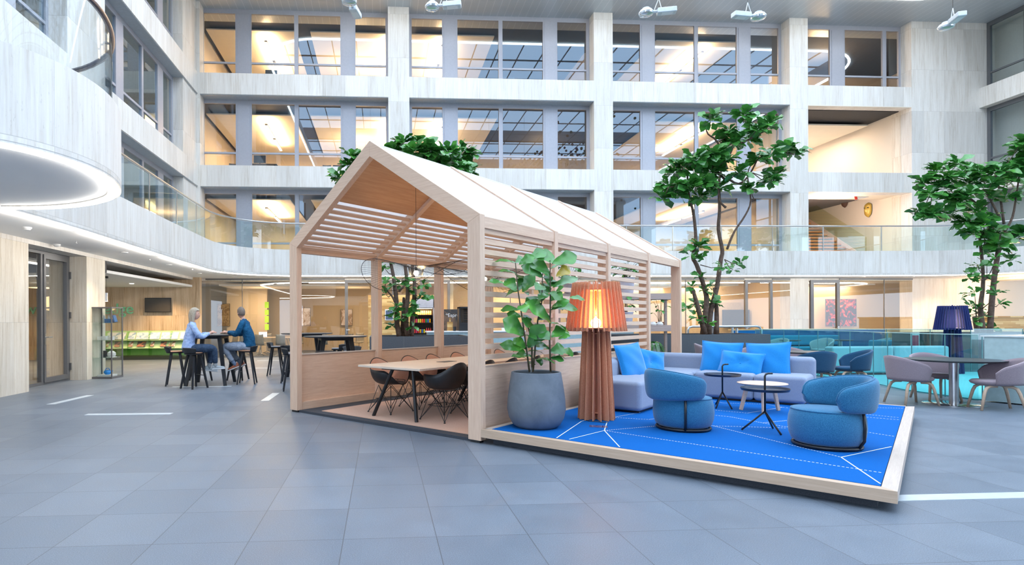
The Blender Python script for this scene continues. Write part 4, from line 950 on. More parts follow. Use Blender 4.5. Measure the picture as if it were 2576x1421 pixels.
FIG_M=([[(8.91, 15.5, 0.97), (9.04, 15.5, 1.86), (9.02, 15.5, 2.3), (8.85, 15.5, 2.92), (8.75, 15.5, 3.17), (8.88, 15.5, 3.65), (8.85, 15.5, 4.42), (8.73, 15.5, 4.8), (8.71, 15.5, 5.33), (8.74, 15.5, 5.62)], [(9.15, 15.6, 0.97), (9.22, 15.6, 1.62), (9.45, 15.6, 2.3), (9.61, 15.6, 3.08), (9.68, 15.6, 3.37), (9.59, 15.6, 3.96), (9.66, 15.6, 4.54), (9.67, 15.6, 5.27), (9.77, 15.6, 5.71), (10.13, 15.6, 6.34), (10.18, 15.6, 6.93)], [(9.68, 15.6, 3.37), (9.91, 15.6, 3.86), (10.27, 15.6, 4.35), (10.47, 15.6, 4.79), (10.43, 15.6, 5.52), (10.58, 15.6, 5.86)], [(9.67, 15.6, 5.37), (10.07, 15.6, 5.22), (10.38, 15.6, 5.47), (10.78, 15.6, 6.06), (11.09, 15.6, 6.11), (11.6, 15.6, 6.07)], [(10.13, 15.6, 6.34), (10.69, 15.6, 6.65), (11.04, 15.6, 6.85)], [(9.72, 15.6, 5.61), (9.47, 15.6, 6.38), (9.22, 15.6, 6.62), (9.17, 15.6, 6.87)], [(8.71, 15.5, 5.33), (8.26, 15.5, 5.13), (7.96, 15.5, 5.08)], [(9.62, 15.6, 5.32), (9.27, 15.6, 5.7), (8.57, 15.6, 5.74)], [(9.35, 15.6, 0.99), (9.4, 15.6, 1.72), (9.38, 15.6, 2.3)], [(8.93, 15.4, 1.0), (8.69, 15.4, 1.96), (8.59, 15.4, 2.29)], [(9.6, 15.5, 4.52), (9.45, 15.5, 4.71), (9.43, 15.5, 5.1)]],
 [(9.02, 15.26, 6.84, 0.26), (9.88, 15.14, 6.96, 0.28), (9.65, 15.41, 6.62, 0.23), (10.65, 15.19, 6.75, 0.23), (10.25, 15.11, 6.57, 0.28), (9.76, 15.41, 6.28, 0.33), (10.46, 15.88, 6.53, 0.33), (11.47, 15.77, 6.22, 0.28), (11.8, 15.74, 6.16, 0.19), (10.74, 15.25, 5.91, 0.28), (11.04, 15.53, 5.41, 0.23), (10.72, 15.3, 5.21, 0.16), (9.13, 15.21, 5.88, 0.33), (9.39, 15.15, 5.72, 0.28), (8.57, 15.24, 5.74, 0.33), (8.52, 15.88, 5.77, 0.28), (8.12, 15.8, 5.2, 0.28), (7.9, 15.78, 4.81, 0.19), (8.3, 15.77, 4.95, 0.28), (8.36, 15.22, 5.02, 0.33), (8.81, 15.33, 5.1, 0.33), (9.22, 15.61, 5.51, 0.33), (9.53, 15.71, 5.1, 0.23), (8.28, 15.82, 5.55, 0.23), (10.74, 15.84, 5.93, 0.23), (9.72, 15.13, 5.39, 0.16), (8.91, 15.6, 4.82, 0.19), (10.41, 15.65, 5.09, 0.1), (8.8, 15.51, 3.41, 0.21), (8.44, 15.21, 3.13, 0.19), (8.88, 15.48, 3.11, 0.19), (9.27, 15.13, 2.84, 0.23), (10.04, 15.89, 2.81, 0.21), (10.21, 15.83, 3.01, 0.19), (8.87, 15.54, 2.59, 0.19), (8.5, 15.32, 2.29, 0.21), (9.31, 15.87, 2.32, 0.21), (8.98, 15.57, 2.21, 0.16), (8.94, 15.84, 1.82, 0.23), (9.17, 15.81, 1.68, 0.23), (8.5, 15.51, 1.67, 0.16), (8.8, 15.42, 1.43, 0.23), (9.24, 15.59, 1.87, 0.14), (9.0, 15.44, 1.29, 0.14)])
FIG_L=([[(0.48, 15.5, 0.99), (0.41, 15.5, 1.38), (0.43, 15.5, 1.92), (0.36, 15.5, 2.47), (0.32, 15.5, 2.65), (0.22, 15.5, 3.19), (0.13, 15.5, 3.73), (0.06, 15.5, 4.63), (-0.19, 15.5, 5.44)], [(0.59, 15.65, 0.99), (0.6, 15.65, 1.56), (0.6, 15.65, 2.04)], [(0.71, 15.5, 0.99), (0.66, 15.5, 1.56), (0.7, 15.5, 2.1), (0.72, 15.5, 2.47), (0.67, 15.5, 3.08), (0.78, 15.5, 3.91), (1.07, 15.5, 4.82), (1.15, 15.5, 5.46)], [(0.81, 15.6, 0.99), (0.85, 15.6, 1.56), (0.91, 15.6, 2.11), (0.9, 15.6, 2.47), (0.85, 15.6, 3.06), (1.24, 15.6, 4.11), (1.71, 15.6, 5.03), (2.08, 15.6, 5.49)], [(0.49, 15.6, 2.2), (0.71, 15.6, 2.47)], [(0.39, 15.5, 1.91), (0.27, 15.5, 2.1), (0.05, 15.5, 2.32)]],
 [(0.14, 15.2, 2.44, 0.14), (0.12, 15.32, 2.1, 0.16), (0.33, 15.78, 2.34, 0.09), (0.49, 15.09, 2.38, 0.11), (0.75, 15.09, 2.44, 0.09), (0.71, 15.61, 2.24, 0.09), (1.12, 15.3, 2.35, 0.11), (1.19, 15.53, 2.07, 0.11), (1.02, 15.47, 1.99, 0.09), (0.39, 15.36, 1.78, 0.11), (0.78, 15.95, 1.86, 0.11), (0.83, 15.23, 1.63, 0.13), (0.37, 15.42, 1.63, 0.09), (0.33, 15.23, 1.45, 0.11), (0.5, 15.62, 1.4, 0.11), (0.72, 15.3, 1.56, 0.09), (0.83, 15.37, 1.25, 0.13), (0.3, 15.72, 1.25, 0.08), (0.94, 15.34, 1.81, 0.09), (1.27, 15.55, 2.92, 0.13), (0.13, 15.86, 3.04, 0.09), (0.09, 15.14, 2.79, 0.07), (-0.75, 15.11, 5.68, 0.15), (-0.82, 15.26, 5.52, 0.06), (0.62, 15.74, 6.26, 0.15), (1.04, 15.6, 6.17, 0.22), (1.22, 15.26, 5.97, 0.15), (1.08, 15.35, 5.85, 0.2), (0.87, 15.21, 5.85, 0.17), (1.58, 15.46, 5.89, 0.2), (1.79, 15.09, 5.83, 0.2), (2.24, 15.68, 6.01, 0.2), (2.45, 15.86, 6.01, 0.15), (1.76, 15.91, 5.79, 0.2), (1.99, 15.71, 5.74, 0.2), (2.35, 15.91, 5.74, 0.17), (2.1, 15.07, 5.44, 0.15), (2.36, 15.31, 5.38, 0.12), (1.37, 15.92, 5.99, 0.15), (0.35, 15.75, 6.05, 0.06), (-1.11, 15.42, 5.2, 0.06), (1.5, 15.9, 5.88, 0.2), (1.34, 15.61, 5.7, 0.2), (0.85, 15.79, 5.77, 0.22), (0.34, 15.31, 5.61, 0.22), (-0.4, 15.22, 5.48, 0.22), (-0.16, 15.45, 5.49, 0.22)])
FIG_R=([[(17.23, 15.5, 0.99), (17.19, 15.5, 1.68), (17.33, 15.5, 2.54), (17.27, 15.5, 3.84)], [(17.5, 15.6, 0.98), (17.62, 15.6, 1.77), (17.81, 15.6, 2.77), (18.0, 15.6, 3.64), (18.0, 15.6, 3.9), (17.82, 15.6, 4.3), (17.27, 15.6, 4.9), (16.8, 15.6, 4.9), (16.25, 15.6, 5.07), (15.79, 15.6, 5.15)], [(18.0, 15.6, 3.9), (18.29, 15.6, 4.34), (18.48, 15.6, 5.0), (18.62, 15.6, 5.62), (18.72, 15.6, 6.27)], [(17.96, 15.6, 4.12), (17.89, 15.6, 5.17), (17.83, 15.6, 5.61)], [(17.71, 15.5, 4.28), (17.52, 15.5, 4.8), (17.34, 15.5, 5.14)], [(16.93, 15.4, 0.99), (16.89, 15.4, 1.46)]],
 [(16.12, 15.17, 5.73, 0.2), (15.68, 15.39, 5.57, 0.2), (17.05, 15.92, 5.72, 0.24), (15.27, 15.35, 5.22, 0.2), (15.2, 15.06, 4.85, 0.24), (15.72, 15.09, 5.28, 0.28), (15.57, 15.2, 5.06, 0.24), (17.07, 15.76, 5.33, 0.28), (17.02, 15.38, 5.58, 0.2), (15.14, 15.31, 4.36, 0.2), (15.23, 15.14, 4.28, 0.2), (16.36, 15.93, 4.53, 0.24), (16.12, 15.43, 4.34, 0.24), (16.01, 15.24, 4.77, 0.28), (16.13, 15.1, 4.62, 0.24), (16.35, 15.1, 4.87, 0.24), (17.37, 15.2, 5.54, 0.28), (18.27, 15.66, 5.85, 0.28), (17.99, 15.18, 5.67, 0.24), (17.92, 15.09, 6.32, 0.2), (18.31, 15.49, 6.19, 0.2), (18.0, 15.27, 5.4, 0.28), (18.41, 15.95, 5.48, 0.28), (17.1, 15.16, 5.19, 0.24), (17.55, 15.53, 4.89, 0.2), (18.18, 15.75, 4.9, 0.2), (16.65, 15.42, 4.13, 0.16), (17.45, 15.94, 4.58, 0.24), (17.18, 15.48, 4.32, 0.24), (16.98, 15.27, 4.02, 0.28), (17.43, 15.42, 3.83, 0.24), (16.42, 15.08, 3.77, 0.2), (17.25, 15.43, 3.66, 0.24), (17.44, 15.27, 3.47, 0.2), (18.01, 15.85, 3.46, 0.24), (18.42, 15.8, 3.1, 0.24), (17.24, 15.5, 3.28, 0.2), (17.13, 15.08, 3.1, 0.2), (16.81, 15.28, 2.83, 0.24), (17.07, 15.27, 2.87, 0.24), (16.49, 15.24, 2.52, 0.2), (16.92, 15.26, 2.53, 0.24), (17.84, 15.83, 2.52, 0.2), (17.24, 15.18, 2.1, 0.24), (16.52, 15.1, 2.09, 0.2), (17.24, 15.89, 1.77, 0.2), (17.11, 15.56, 1.72, 0.2), (17.3, 15.94, 1.51, 0.2), (16.81, 15.41, 1.29, 0.16), (17.54, 15.86, 1.46, 0.16), (17.85, 15.64, 1.81, 0.16), (17.71, 15.76, 1.11, 0.16), (18.42, 15.72, 3.71, 0.2), (18.39, 15.49, 3.85, 0.16), (18.16, 15.13, 6.13, 0.24), (18.37, 15.24, 5.73, 0.24), (19.09, 15.84, 5.24, 0.24)])
POTFIG=([[(1.72, 6.62, 0.8), (1.69, 6.62, 1.03), (1.64, 6.62, 1.4), (1.59, 6.62, 1.74), (1.56, 6.62, 2.07)], [(1.76, 6.62, 0.8), (1.79, 6.62, 1.1), (1.82, 6.62, 1.4), (1.87, 6.62, 1.62), (1.88, 6.62, 1.95)], [(1.97, 6.62, 0.8), (1.96, 6.62, 1.17), (1.97, 6.62, 1.54), (1.97, 6.62, 1.84), (1.97, 6.62, 2.1)], [(1.75, 6.62, 0.8), (1.75, 6.62, 1.17), (1.7, 6.62, 1.34)]],
 [((1.56, 6.62, 2.07), (1.32, 6.72, 2.11), 0.067), ((1.56, 6.62, 2.07), (1.69, 6.72, 2.15), 0.067), ((1.6, 6.62, 2.05), (1.77, 6.58, 2.15), 0.075), ((1.71, 6.62, 2.1), (1.94, 6.66, 2.23), 0.075), ((1.76, 6.62, 2.13), (2.06, 6.69, 2.16), 0.117), ((1.99, 6.62, 2.06), (2.31, 6.65, 2.17), 0.075), ((1.97, 6.62, 1.91), (1.76, 6.7, 2.12), 0.151), ((1.88, 6.62, 1.9), (1.64, 6.63, 2.05), 0.117), ((2.04, 6.62, 1.91), (2.22, 6.66, 2.03), 0.075), ((1.56, 6.62, 1.95), (1.36, 6.66, 1.99), 0.05), ((1.43, 6.62, 1.83), (1.24, 6.56, 1.86), 0.042), ((1.57, 6.62, 1.74), (1.47, 6.72, 1.9), 0.117), ((1.59, 6.62, 1.74), (1.68, 6.73, 1.91), 0.084), ((1.64, 6.62, 1.73), (1.75, 6.52, 1.92), 0.117), ((1.71, 6.62, 1.69), (1.7, 6.73, 1.75), 0.067), ((1.96, 6.62, 1.79), (2.1, 6.73, 1.87), 0.1), ((2.0, 6.62, 1.78), (2.31, 6.66, 1.92), 0.067), ((2.03, 6.62, 1.71), (2.08, 6.51, 1.79), 0.084), ((1.87, 6.62, 1.62), (1.94, 6.72, 1.85), 0.1), ((1.96, 6.62, 1.73), (2.09, 6.53, 1.65), 0.1), ((1.6, 6.62, 1.52), (1.4, 6.73, 1.54), 0.084), ((1.64, 6.62, 1.5), (1.85, 6.66, 1.69), 0.134), ((1.98, 6.62, 1.37), (1.67, 6.51, 1.62), 0.184), ((1.98, 6.62, 1.52), (2.16, 6.54, 1.64), 0.1), ((2.19, 6.62, 1.66), (2.4, 6.65, 1.65), 0.05), ((2.0, 6.62, 1.54), (2.31, 6.64, 1.55), 0.084), ((1.62, 6.62, 1.44), (1.47, 6.68, 1.49), 0.067), ((1.67, 6.62, 1.34), (1.73, 6.72, 1.47), 0.084), ((1.65, 6.62, 1.23), (1.41, 6.55, 1.42), 0.184), ((1.77, 6.62, 1.32), (1.62, 6.5, 1.4), 0.1), ((1.89, 6.62, 1.3), (1.82, 6.72, 1.37), 0.084), ((1.7, 6.62, 1.08), (1.86, 6.5, 1.35), 0.134), ((1.98, 6.62, 1.2), (2.2, 6.71, 1.31), 0.134), ((2.06, 6.62, 1.18), (2.17, 6.53, 1.23), 0.067), ((1.69, 6.62, 1.06), (1.55, 6.69, 1.2), 0.084), ((1.67, 6.62, 1.03), (1.39, 6.69, 1.14), 0.084), ((1.96, 6.62, 1.06), (1.81, 6.71, 1.13), 0.084), ((1.96, 6.62, 1.03), (2.14, 6.63, 1.08), 0.117), ((2.08, 6.62, 1.04), (2.29, 6.71, 1.01), 0.05), ((1.69, 6.62, 0.95), (1.5, 6.55, 1.0), 0.084), ((1.79, 6.62, 0.94), (1.9, 6.66, 0.89), 0.05), ((1.96, 6.62, 0.96), (2.12, 6.58, 0.94), 0.05), ((1.96, 6.62, 1.79), (1.96, 6.71, 1.95), 0.084), ((1.97, 6.62, 1.62), (2.09, 6.69, 1.71), 0.084)])
t = thing('potted_fig', 'broad leaved green fig plant with one yellow leaf growing from the concrete planter', 'plant', (0, 0, 0))
m = MB()
for S in POTFIG[0]: m.tube([(p[0],p[1],max(p[2],.74)) for p in S], [.012-.0015*i for i in range(len(S))], 6)
m.build('stem', M['stem'], t, smooth='all')
m = MB(); my = MB(); rl = random.Random(5)
for i, (b, tp, w_) in enumerate(POTFIG[1]):
    mm = my if i == 8 else m
    side = Vector((0,-1,.75)) if i % 3 else Vector((.2,-.6,1))
    leaf(mm, b, tp, w_*.75+hypot(tp[0]-b[0],tp[2]-b[2])*.42, side, .10, .22, rl.uniform(-.35,.35))
for S in POTFIG[0]:
    Q = smooth_path(S, 6)
    for k in range(3, len(Q)-1, 3 if len(S) > 4 else 4):
        a = rl.uniform(0, 2*pi); b = Vector(Q[k]); L_ = rl.uniform(.13,.24)
        leaf(m, b, b+Vector((cos(a), sin(a)*.8, rl.uniform(-.15,.5))).normalized()*L_, L_*.68, (0,-.3,1), .22, .2, rl.uniform(-.5,.5))
m.build('leaves', M['leaf'], t, smooth='all', sub=1); my.build('yellow_leaf', M['leaf_y'], t, smooth='all', sub=1); t.children[-1]['label'] = 'yellowing leaf'
def fig_tree(data, label, seed, density=1.0):
    rl = random.Random(seed); paths, cl = data
    t = thing('fiddle_leaf_tree', label, 'tree', (0,0,0))
    m = MB()
    for P in paths:
        k = len(P); r0 = .075 if P[0][2] < 1.3 else .034
        Q = [(p[0]+rl.uniform(-.02,.02), p[1]+rl.uniform(-.02,.02)+.05*i, max(p[2], .93)) for i, p in enumerate(P)]
        m.tube(smooth_path(Q, 3), [max(.009, r0*(1-.8*i/(3*k))) for i in range((k-1)*3+1)], 7)
    m2 = MB(); allp = [Vector(p) for P in paths for p in P]
    for c_ in cl:
        c3, r = Vector(c_[:3]), c_[3]
        near = min(allp, key=lambda p: (p-c3).length)
        if .15 < (near-c3).length < 2.2: m.tube([near, (near+c3)/2+Vector((0,0,-.06)), c3], [.014,.011,.006], 5)
        lo_ = c3.z < 3.4
        for k in range(int(round(density*(max(8, r*r*170) if lo_ else max(24, r*r*420))))):
            a = rl.uniform(0, 2*pi); e_ = rl.uniform(-.45, .95)
            d = Vector((cos(a)*cos(e_), sin(a)*cos(e_), sin(e_)))
            b = c3 + d*r*rl.uniform(.0,.45) ; L_ = rl.uniform(.15,.29) if lo_ else rl.uniform(.22,.40)
            leaf(m2, b, b+d*L_, L_*rl.uniform(.58,.74), (rl.uniform(-.4,.4), rl.uniform(-.9,.1), 1), rl.uniform(.02,.3), .15, rl.uniform(-.5,.5))
    m.build('trunk', M['bark'], t, smooth='all'); o = m2.build('leaves', M['leaf'], t, smooth='all')
    return t
fig_tree(FIG_M, 'tall multi-stemmed fig tree in the long granite planter behind the sofa', 11)
fig_tree(FIG_L, 'fig tree seen through the pavilion, its crown rising above the white roof', 12)
fig_tree(FIG_R, 'fig tree with a dense wide crown beside the blue lamp', 13)
def planter(x0, x1, y0, y1, z, label):
    t = thing('granite_planter', label, 'planter', ((x0+x1)/2, (y0+y1)/2, 0)); a, b = (x1-x0)/2, (y1-y0)/2; m = MB()
    m.box(-a,a,-b,-b+.08,0,z).box(-a,a,b-.08,b,0,z).box(-a,-a+.08,-b+.08,b-.08,0,z).box(a-.08,a,-b+.08,b-.08,0,z); m.build('granite_wall', M['granite'], t)
    MB().box(-a+.08,a-.08,-b+.08,b-.08,z-.1,z-.06).build('soil', M['soil'], t)
    m = MB(); k = int(2*a/1.15)
    for i in range(1, k+1): m.box(-a+2*a*i/(k+1)-.004, -a+2*a*i/(k+1)+.004, -b-.002, -b, 0, z)
    m.build('panel_joint', M['alu_d'], t)
planter(-.3, 2.3, 14.6, 16.6, 1.0, 'square granite planter seen through the pavilion posts')
planter(6.0, 10.45, 14.9, 16.4, 1.0, 'long granite planter behind the grey corner sofa'); planter(15.1, 20.5, 14.7, 16.2, 1.0, 'granite planter behind the blue lamp under the right tree'.replace('right ', 'dense '))

# ---------------------------------------------------------------- sofa and cushions on the deck
SF = fabric('blue_grey_weave', (.215,.265,.37), (.31,.365,.47), 240)
def rbox(m_, x0, x1, y0, y1, z0, z1): return m_.box(x0, x1, y0, y1, z0, z1)
sofa = thing('corner_sofa', 'large L-shaped blue-grey upholstered corner sofa on the blue rug', 'sofa', hw(0,0,.168), HA)
def mod(nm, x0, x1, y0, y1, z0, z1, bev=.07): return MB().box(x0, x1, y0, y1, z0, z1).build(nm, SF, sofa, bevel=bev, seg=5)
mod('seat', .10, .98, 2.20, 3.30, .025, .415, .06); mod('seat', .10, 1.02, 3.30, 4.36, .025, .415, .06)
mod('seat', 1.02, 1.84, 4.33, 5.10, .025, .415, .06); mod('seat', 1.84, 2.50, 4.33, 5.10, .025, .415, .06); mod('seat', .30, 1.02, 4.36, 5.10, .025, .41, .06)
mod('backrest', .07, .33, 2.75, 3.95, .05, .655); mod('backrest', .07, .33, 3.95, 5.06, .05, .655); mod('backrest', .07, 1.02, 5.02, 5.28, .05, .655); mod('backrest', 1.02, 1.84, 5.02, 5.28, .05, .655); mod('backrest', 1.84, 2.51, 5.02, 5.28, .05, .655)
MB().box(.16,.92,2.30,4.36,0,.03).box(.3,2.45,4.40,5.2,0,.03).build('foot_plinth', M['black'], sofa)
VB = fabric('bright_blue_velvet', (.0,.21,.58), (.01,.27,.68), 160, .75, sheen=.5)
def cushion(label, loc, rotm, w_, h_, t_=.16, tuft=False, g='bright blue cushions on the sofa'):
    def f(u, v, sd):
        x = (u-.5)*w_; y = (v-.5)*h_; a = 1-abs(2*u-1)**2.6; b = 1-abs(2*v-1)**2.6
        pu = 1-.07*(1-abs(2*v-1)**2)*abs(2*u-1)**3; pv = 1-.07*(1-abs(2*u-1)**2)*abs(2*v-1)**3
        th = t_/2*(max(a,0)*max(b,0))**.42
        wr = .010*sin(9*u+5*v*v)*sin(7*v+2*u)*(a*b)**.5
        if tuft: r_ = hypot(u-.5, (v-.5)*h_/w_); th *= 1-.62*math.exp(-(r_/.13)**2); wr += .006*sin(8*atan2(v-.5,u-.5))*math.exp(-(r_/.2)**2)
        return (x*pu, sd*(th+wr*(1 if sd < 0 else .4)), y*pv)
    m = MB(); N_ = 20
    m.grid(lambda u, v: f(u, v, -1), N_, N_); m.grid(lambda u, v: f(1-u, v, 1), N_, N_)
    t = thing('cushion', label, 'cushion', (0,0,0), 0, g); t.matrix_world = Matrix.Translation(loc) @ rotm
    m.build('cover', VB, t, smooth='all'); m = MB(); e_ = [(u, 0) for u in [i/12 for i in range(13)]] + [(1, i/12) for i in range(1,13)] + [(1-i/12, 1) for i in range(1,13)] + [(0, 1-i/12) for i in range(1,12)]
    m.tube([f(u, v, -1)[0:1]+(0.,)+f(u, v, -1)[2:] for u, v in e_], .006, 5, closed=True); m.build('piping', VB, t, smooth='all')
    if tuft: MB().ball((0,-t_*.18,0), .016, 8, .8).build('button', VB, t, smooth='all')
def R3(rz, rx, ry=0): return Matrix.Rotation(HA+radians(rz), 4, 'Z') @ Matrix.Rotation(radians(rx), 4, 'X') @ Matrix.Rotation(radians(ry), 4, 'Y')
cushion('large plain bright blue cushion leaning on the sofa back beside the pavilion end', hw(1.27,4.90,.168+.60), R3(6,-16,3), .60, .56)
cushion('large plain bright blue cushion leaning on the sofa back at the open end', hw(1.93,4.90,.168+.60), R3(-4,-16,-3), .62, .56)
cushion('small tufted bright blue cushion with a centre button in front of two large ones', hw(1.60,4.70,.168+.54), R3(0,-24,5), .62, .40, .15, True)
cushion('large bright blue cushion leaning on the sofa arm behind the orange lamp', hw(.43,3.30,.168+.60), R3(72,-16,-4), .56, .56)
cushion('small tufted bright blue cushion leaning on the sofa arm beside the large one', hw(.52,3.82,.168+.56), R3(58,-18,12), .54, .42, .15, True)

# ---------------------------------------------------------------- round lounge armchairs
AB = fabric('teal_blue_wool', (.012,.10,.215), (.04,.20,.36), 170, .95, sheen=.25)
def lounge_chair(label, loc, face):
    t = thing('round_armchair', label, 'armchair', loc, face)
    MB().lathe([(.001,.035),(.255,.035),(.290,.06),(.312,.12),(.320,.20),(.314,.28),(.298,.340),(.286,.356),(.276,.364),(.17,.376),(.001,.380)], 56).build('seat', AB, t, smooth='all')
    MB().tube([(.290*cos(q),.290*sin(q),.356) for q in [2*pi*k/48 for k in range(48)]], .007, 6, closed=True).build('seat_piping', AB, t, smooth='all')
    MB().tube([(.278*cos(q),.278*sin(q),.020) for q in [2*pi*k/48 for k in range(48)]], .015, 8, closed=True).build('base_ring', M['black'], t, smooth='all')
    def f(u, v):
        a = (u-.5)*2*radians(112); k = abs(u-.5)*2
        e_ = max(0, (k-.86)/.14); sq = sqrt(max(0, 1-e_*e_))
        top = .680-.11*k**1.8; bot = .335+.03*k; zc = (top+bot)/2; hz = (top-bot)/2*max(sq,.05); tk = .052*max(sq,.08)
        q = 2*pi*v; cx_, cz_ = cos(q), sin(q); ex = abs(cx_)**.75*(1 if cx_ > 0 else -1); ez = abs(cz_)**.62*(1 if cz_ > 0 else -1)
        r = .285+.025*(1-k)+(ez+1)*.012+ex*tk; A_ = pi+a
        return (r*cos(A_)-.045, r*sin(A_), zc+ez*hz)
    m = MB().grid(lambda u, v: f(v, u), 28, 44, closed_u=True); m.build('backrest', AB, t, smooth='all')
    pp = [f(i/60, .25) for i in range(61)] ; MB().tube([(p[0],p[1],p[2]+.002) for p in pp], .007, 6).build('back_piping', AB, t, smooth='all')
    for a in (58,-58):
        q = pi+radians(a); m = MB(); m.tube([(.28*cos(q),.28*sin(q),.02),(.328*cos(q),.328*sin(q),.10),(.334*cos(q),.334*sin(q),.22),(.322*cos(q),.322*sin(q),.36)], .013, 8)
        m.build('back_bracket', M['black'], t, smooth='all')
    return t
lounge_chair('round teal blue armchair seen from behind, between the orange lamp and tray tables', (3.415,6.35,.168), radians(8))
lounge_chair('round teal blue armchair near the open corner of the rug, showing its seat', (4.32,5.36,.168), radians(170))

# ---------------------------------------------------------------- side tables, coffee table
def tray_table(label, loc, feet, h, r, top):
    t = thing('tray_side_table', label, 'side table', (*loc, .168))
    z0 = .215*h/.45
    MB().lathe([(.001,h),(r-.012,h),(r,h+.022),(r+.003,h+.022),(r-.008,h-.006),(.001,h-.006)], 44).build('tray', plain('dark_blue_steel', (.03,.045,.075), .35, .4, var=.05), t, smooth=True)
    MB().tube([(0,0,z0),(0,0,top-.03),(.012,0,top-.008),(.04,0,top),(.085,.0,top)], .0105, 10).build('handle', M['black'], t, smooth='all')
    for a in feet: MB().tube([(0,0,z0),(r*.98*cos(a),r*.98*sin(a),.006)], .010, 8).build('leg', M['black'], t, smooth='all')
def fa(c_, pts): return [atan2(q[1]-p0[1], q[0]-p0[0]) for p0 in [hw(*c_)] for q in [hw(*p) for p in pts]]
tray_table('small dark round tray table with a bent carrying handle in front of the sofa seat', hw(1.62,3.56)[:2], fa((1.62,3.56), ((1.395,3.87),(1.602,3.40),(1.863,3.306))), .445, .235, .60)
tray_table('larger dark round tray table with carrying handle standing before the wooden coffee table', hw(2.45,1.92)[:2], fa((2.45,1.92), ((2.244,1.817),(2.479,2.12),(2.619,1.776))), .455, .238, .635)
t = thing('coffee_table', 'round pale oak coffee table on square wooden legs between sofa and armchair', 'coffee table', hw(2.12,3.50,.168))
MB().lathe([(.001,.352),(.24,.352),(.295,.368),(.300,.374),(.295,.38),(.001,.38)], 56).build('tabletop', M['oak_x'], t, smooth=True)
for k in range(3):
    a = HA+radians((195,-75,52)[k]); MB().bar((.17*cos(a),.17*sin(a),.355),(.25*cos(a),.25*sin(a),0), .045, .045, .8).build('leg', M['oak_x'], t, bevel=.004)
MB().cb((0,0,.335),(.34,.05,.03),.4).cb((0,0,.335),(.05,.34,.03),.4).build('underframe', M['oak_pale'], t)
# ================================================================ meeting table and shell chairs in the pavilion
t = thing('meeting_table', 'long pale oak meeting table on slanted black steel legs inside the pavilion', 'table', hw(0,0,.04), HA)
MB().box(-2.30,-1.12,.22,5.0,.705,.735).build('tabletop', M['beech'], t, bevel=.004)
MB().box(-1.95,-1.45,.35,4.9,.68,.705).build('underframe', M['black'], t)
for y in (.42, 2.42, 2.75, 4.75):
    MB().tube([(-1.80,y,.69),(-2.16,y-.03,0)], .026, 12).build('leg', M['black'], t, smooth=True); MB().tube([(-1.42,y,.69),(-1.33,y-.03,0)], .026, 12).build('leg', M['black'], t, smooth=True)
MB().box(-1.78,-1.62,1.35,1.65,.736,.739).build('cable_flap', M['blackp'], t)
PK = fabric('peach_upholstery', (.55,.29,.20), (.72,.43,.32), 180)
def tub(th_, r, zs, rim, floor_r, n=24, nv=10, x0=0):
    pass
def shell_fn(hb, ha, hf, off=0.0):
    """bucket: angle a from the back, v from the seat middle to the rim; +x is the front"""
    def f(u, v):
        a = (u-.5)*2*pi; k = abs(a)/pi
        if k < .42: h = hb+(ha-hb)*(.5-.5*cos(pi*k/.42))
        elif k < .62: h = ha
        else: h = ha+(hf-ha)*(.5-.5*cos(pi*(k-.62)/.38))
        rx = .27+.02*cos(a); ry = .285
        fr = .60 if k < .8 else .60+.25*(k-.8)/.2
        if v < .5: q = v/.5*fr; z = .43-.0*q-.02*(1-q); zz = z
        else:
            w_ = (v-.5)/.5; q = fr+(1-fr)*(1-(1-w_)**2.2)
            zz = .43+(h-.43)*w_**1.5
            q += .10*w_*(1 if k < .4 else .3)
        R_ = 1-off
        return (-cos(a)*rx*q*R_-.0, sin(a)*ry*q*R_, zz+off*.06)
    return f
def shell_chair(label, loc, rz, group):
    t = thing('shell_armchair', label, 'chair', loc, rz, group)
    MB().grid(shell_fn(.80,.635,.42), 40, 12, closed_u=True).build('shell', M['blackp'], t, smooth='all', solid=.008)
    MB().grid(lambda u, v: shell_fn(.798,.634,.425,.022)(u, v*.99), 40, 12, closed_u=True).build('upholstery', PK, t, smooth='all')
    m = MB(); F = [(.23,.24),(-.24,.24),(-.24,-.24),(.23,-.24)]
    tops = [(.13,.13),(-.13,.13),(-.13,-.13),(.13,-.13)]
    for i in range(4):
        p = F[i]
        for j in (i, (i+1) % 4, (i-1) % 4):
            q = tops[j]; m.tube([(q[0],q[1],.40),(p[0],p[1],.01)] if j == i else [(q[0],q[1],.40),((q[0]+2*p[0])/3,(q[1]+2*p[1])/3,.14),(p[0],p[1],.01)], .0048, 5)
    mid = [((tops[i][0]+2*F[i][0])/3*.78,(tops[i][1]+2*F[i][1])/3*.78,.20) for i in range(4)]; m.tube(mid+[mid[0]], .0045, 5)
    m.build('wire_base', M['black'], t)
    for i in range(4): MB().disc((F[i][0],F[i][1],0), .014, .014, 8).build('foot', M['black'], t)
    return t
lab = lambda s, k: 'peach padded black shell armchair at the meeting table, %s side, %s' % (s, ('at the open front','second from the front','third from the front','fourth from the front','fifth from the front','sixth from the front','at the far end')[k])
ch0 = None
for k in range(7):
    y = .83+.66*k
    for s, x, rz in (('low panel', -2.24, 0), ('slatted', -1.20, pi)):
        l = lab(s, k); l = l.replace(' with wire legs', '') if len(l.split()) > 16 else l
        if ch0 is None: ch0 = shell_chair(l, hw(x,y,.04), HA+rz, 'shell armchairs at the meeting table')
        else: dup(ch0, hw(x, y+random.uniform(-.04,.04), .04), HA+rz+radians(random.uniform(-7,7)), l)
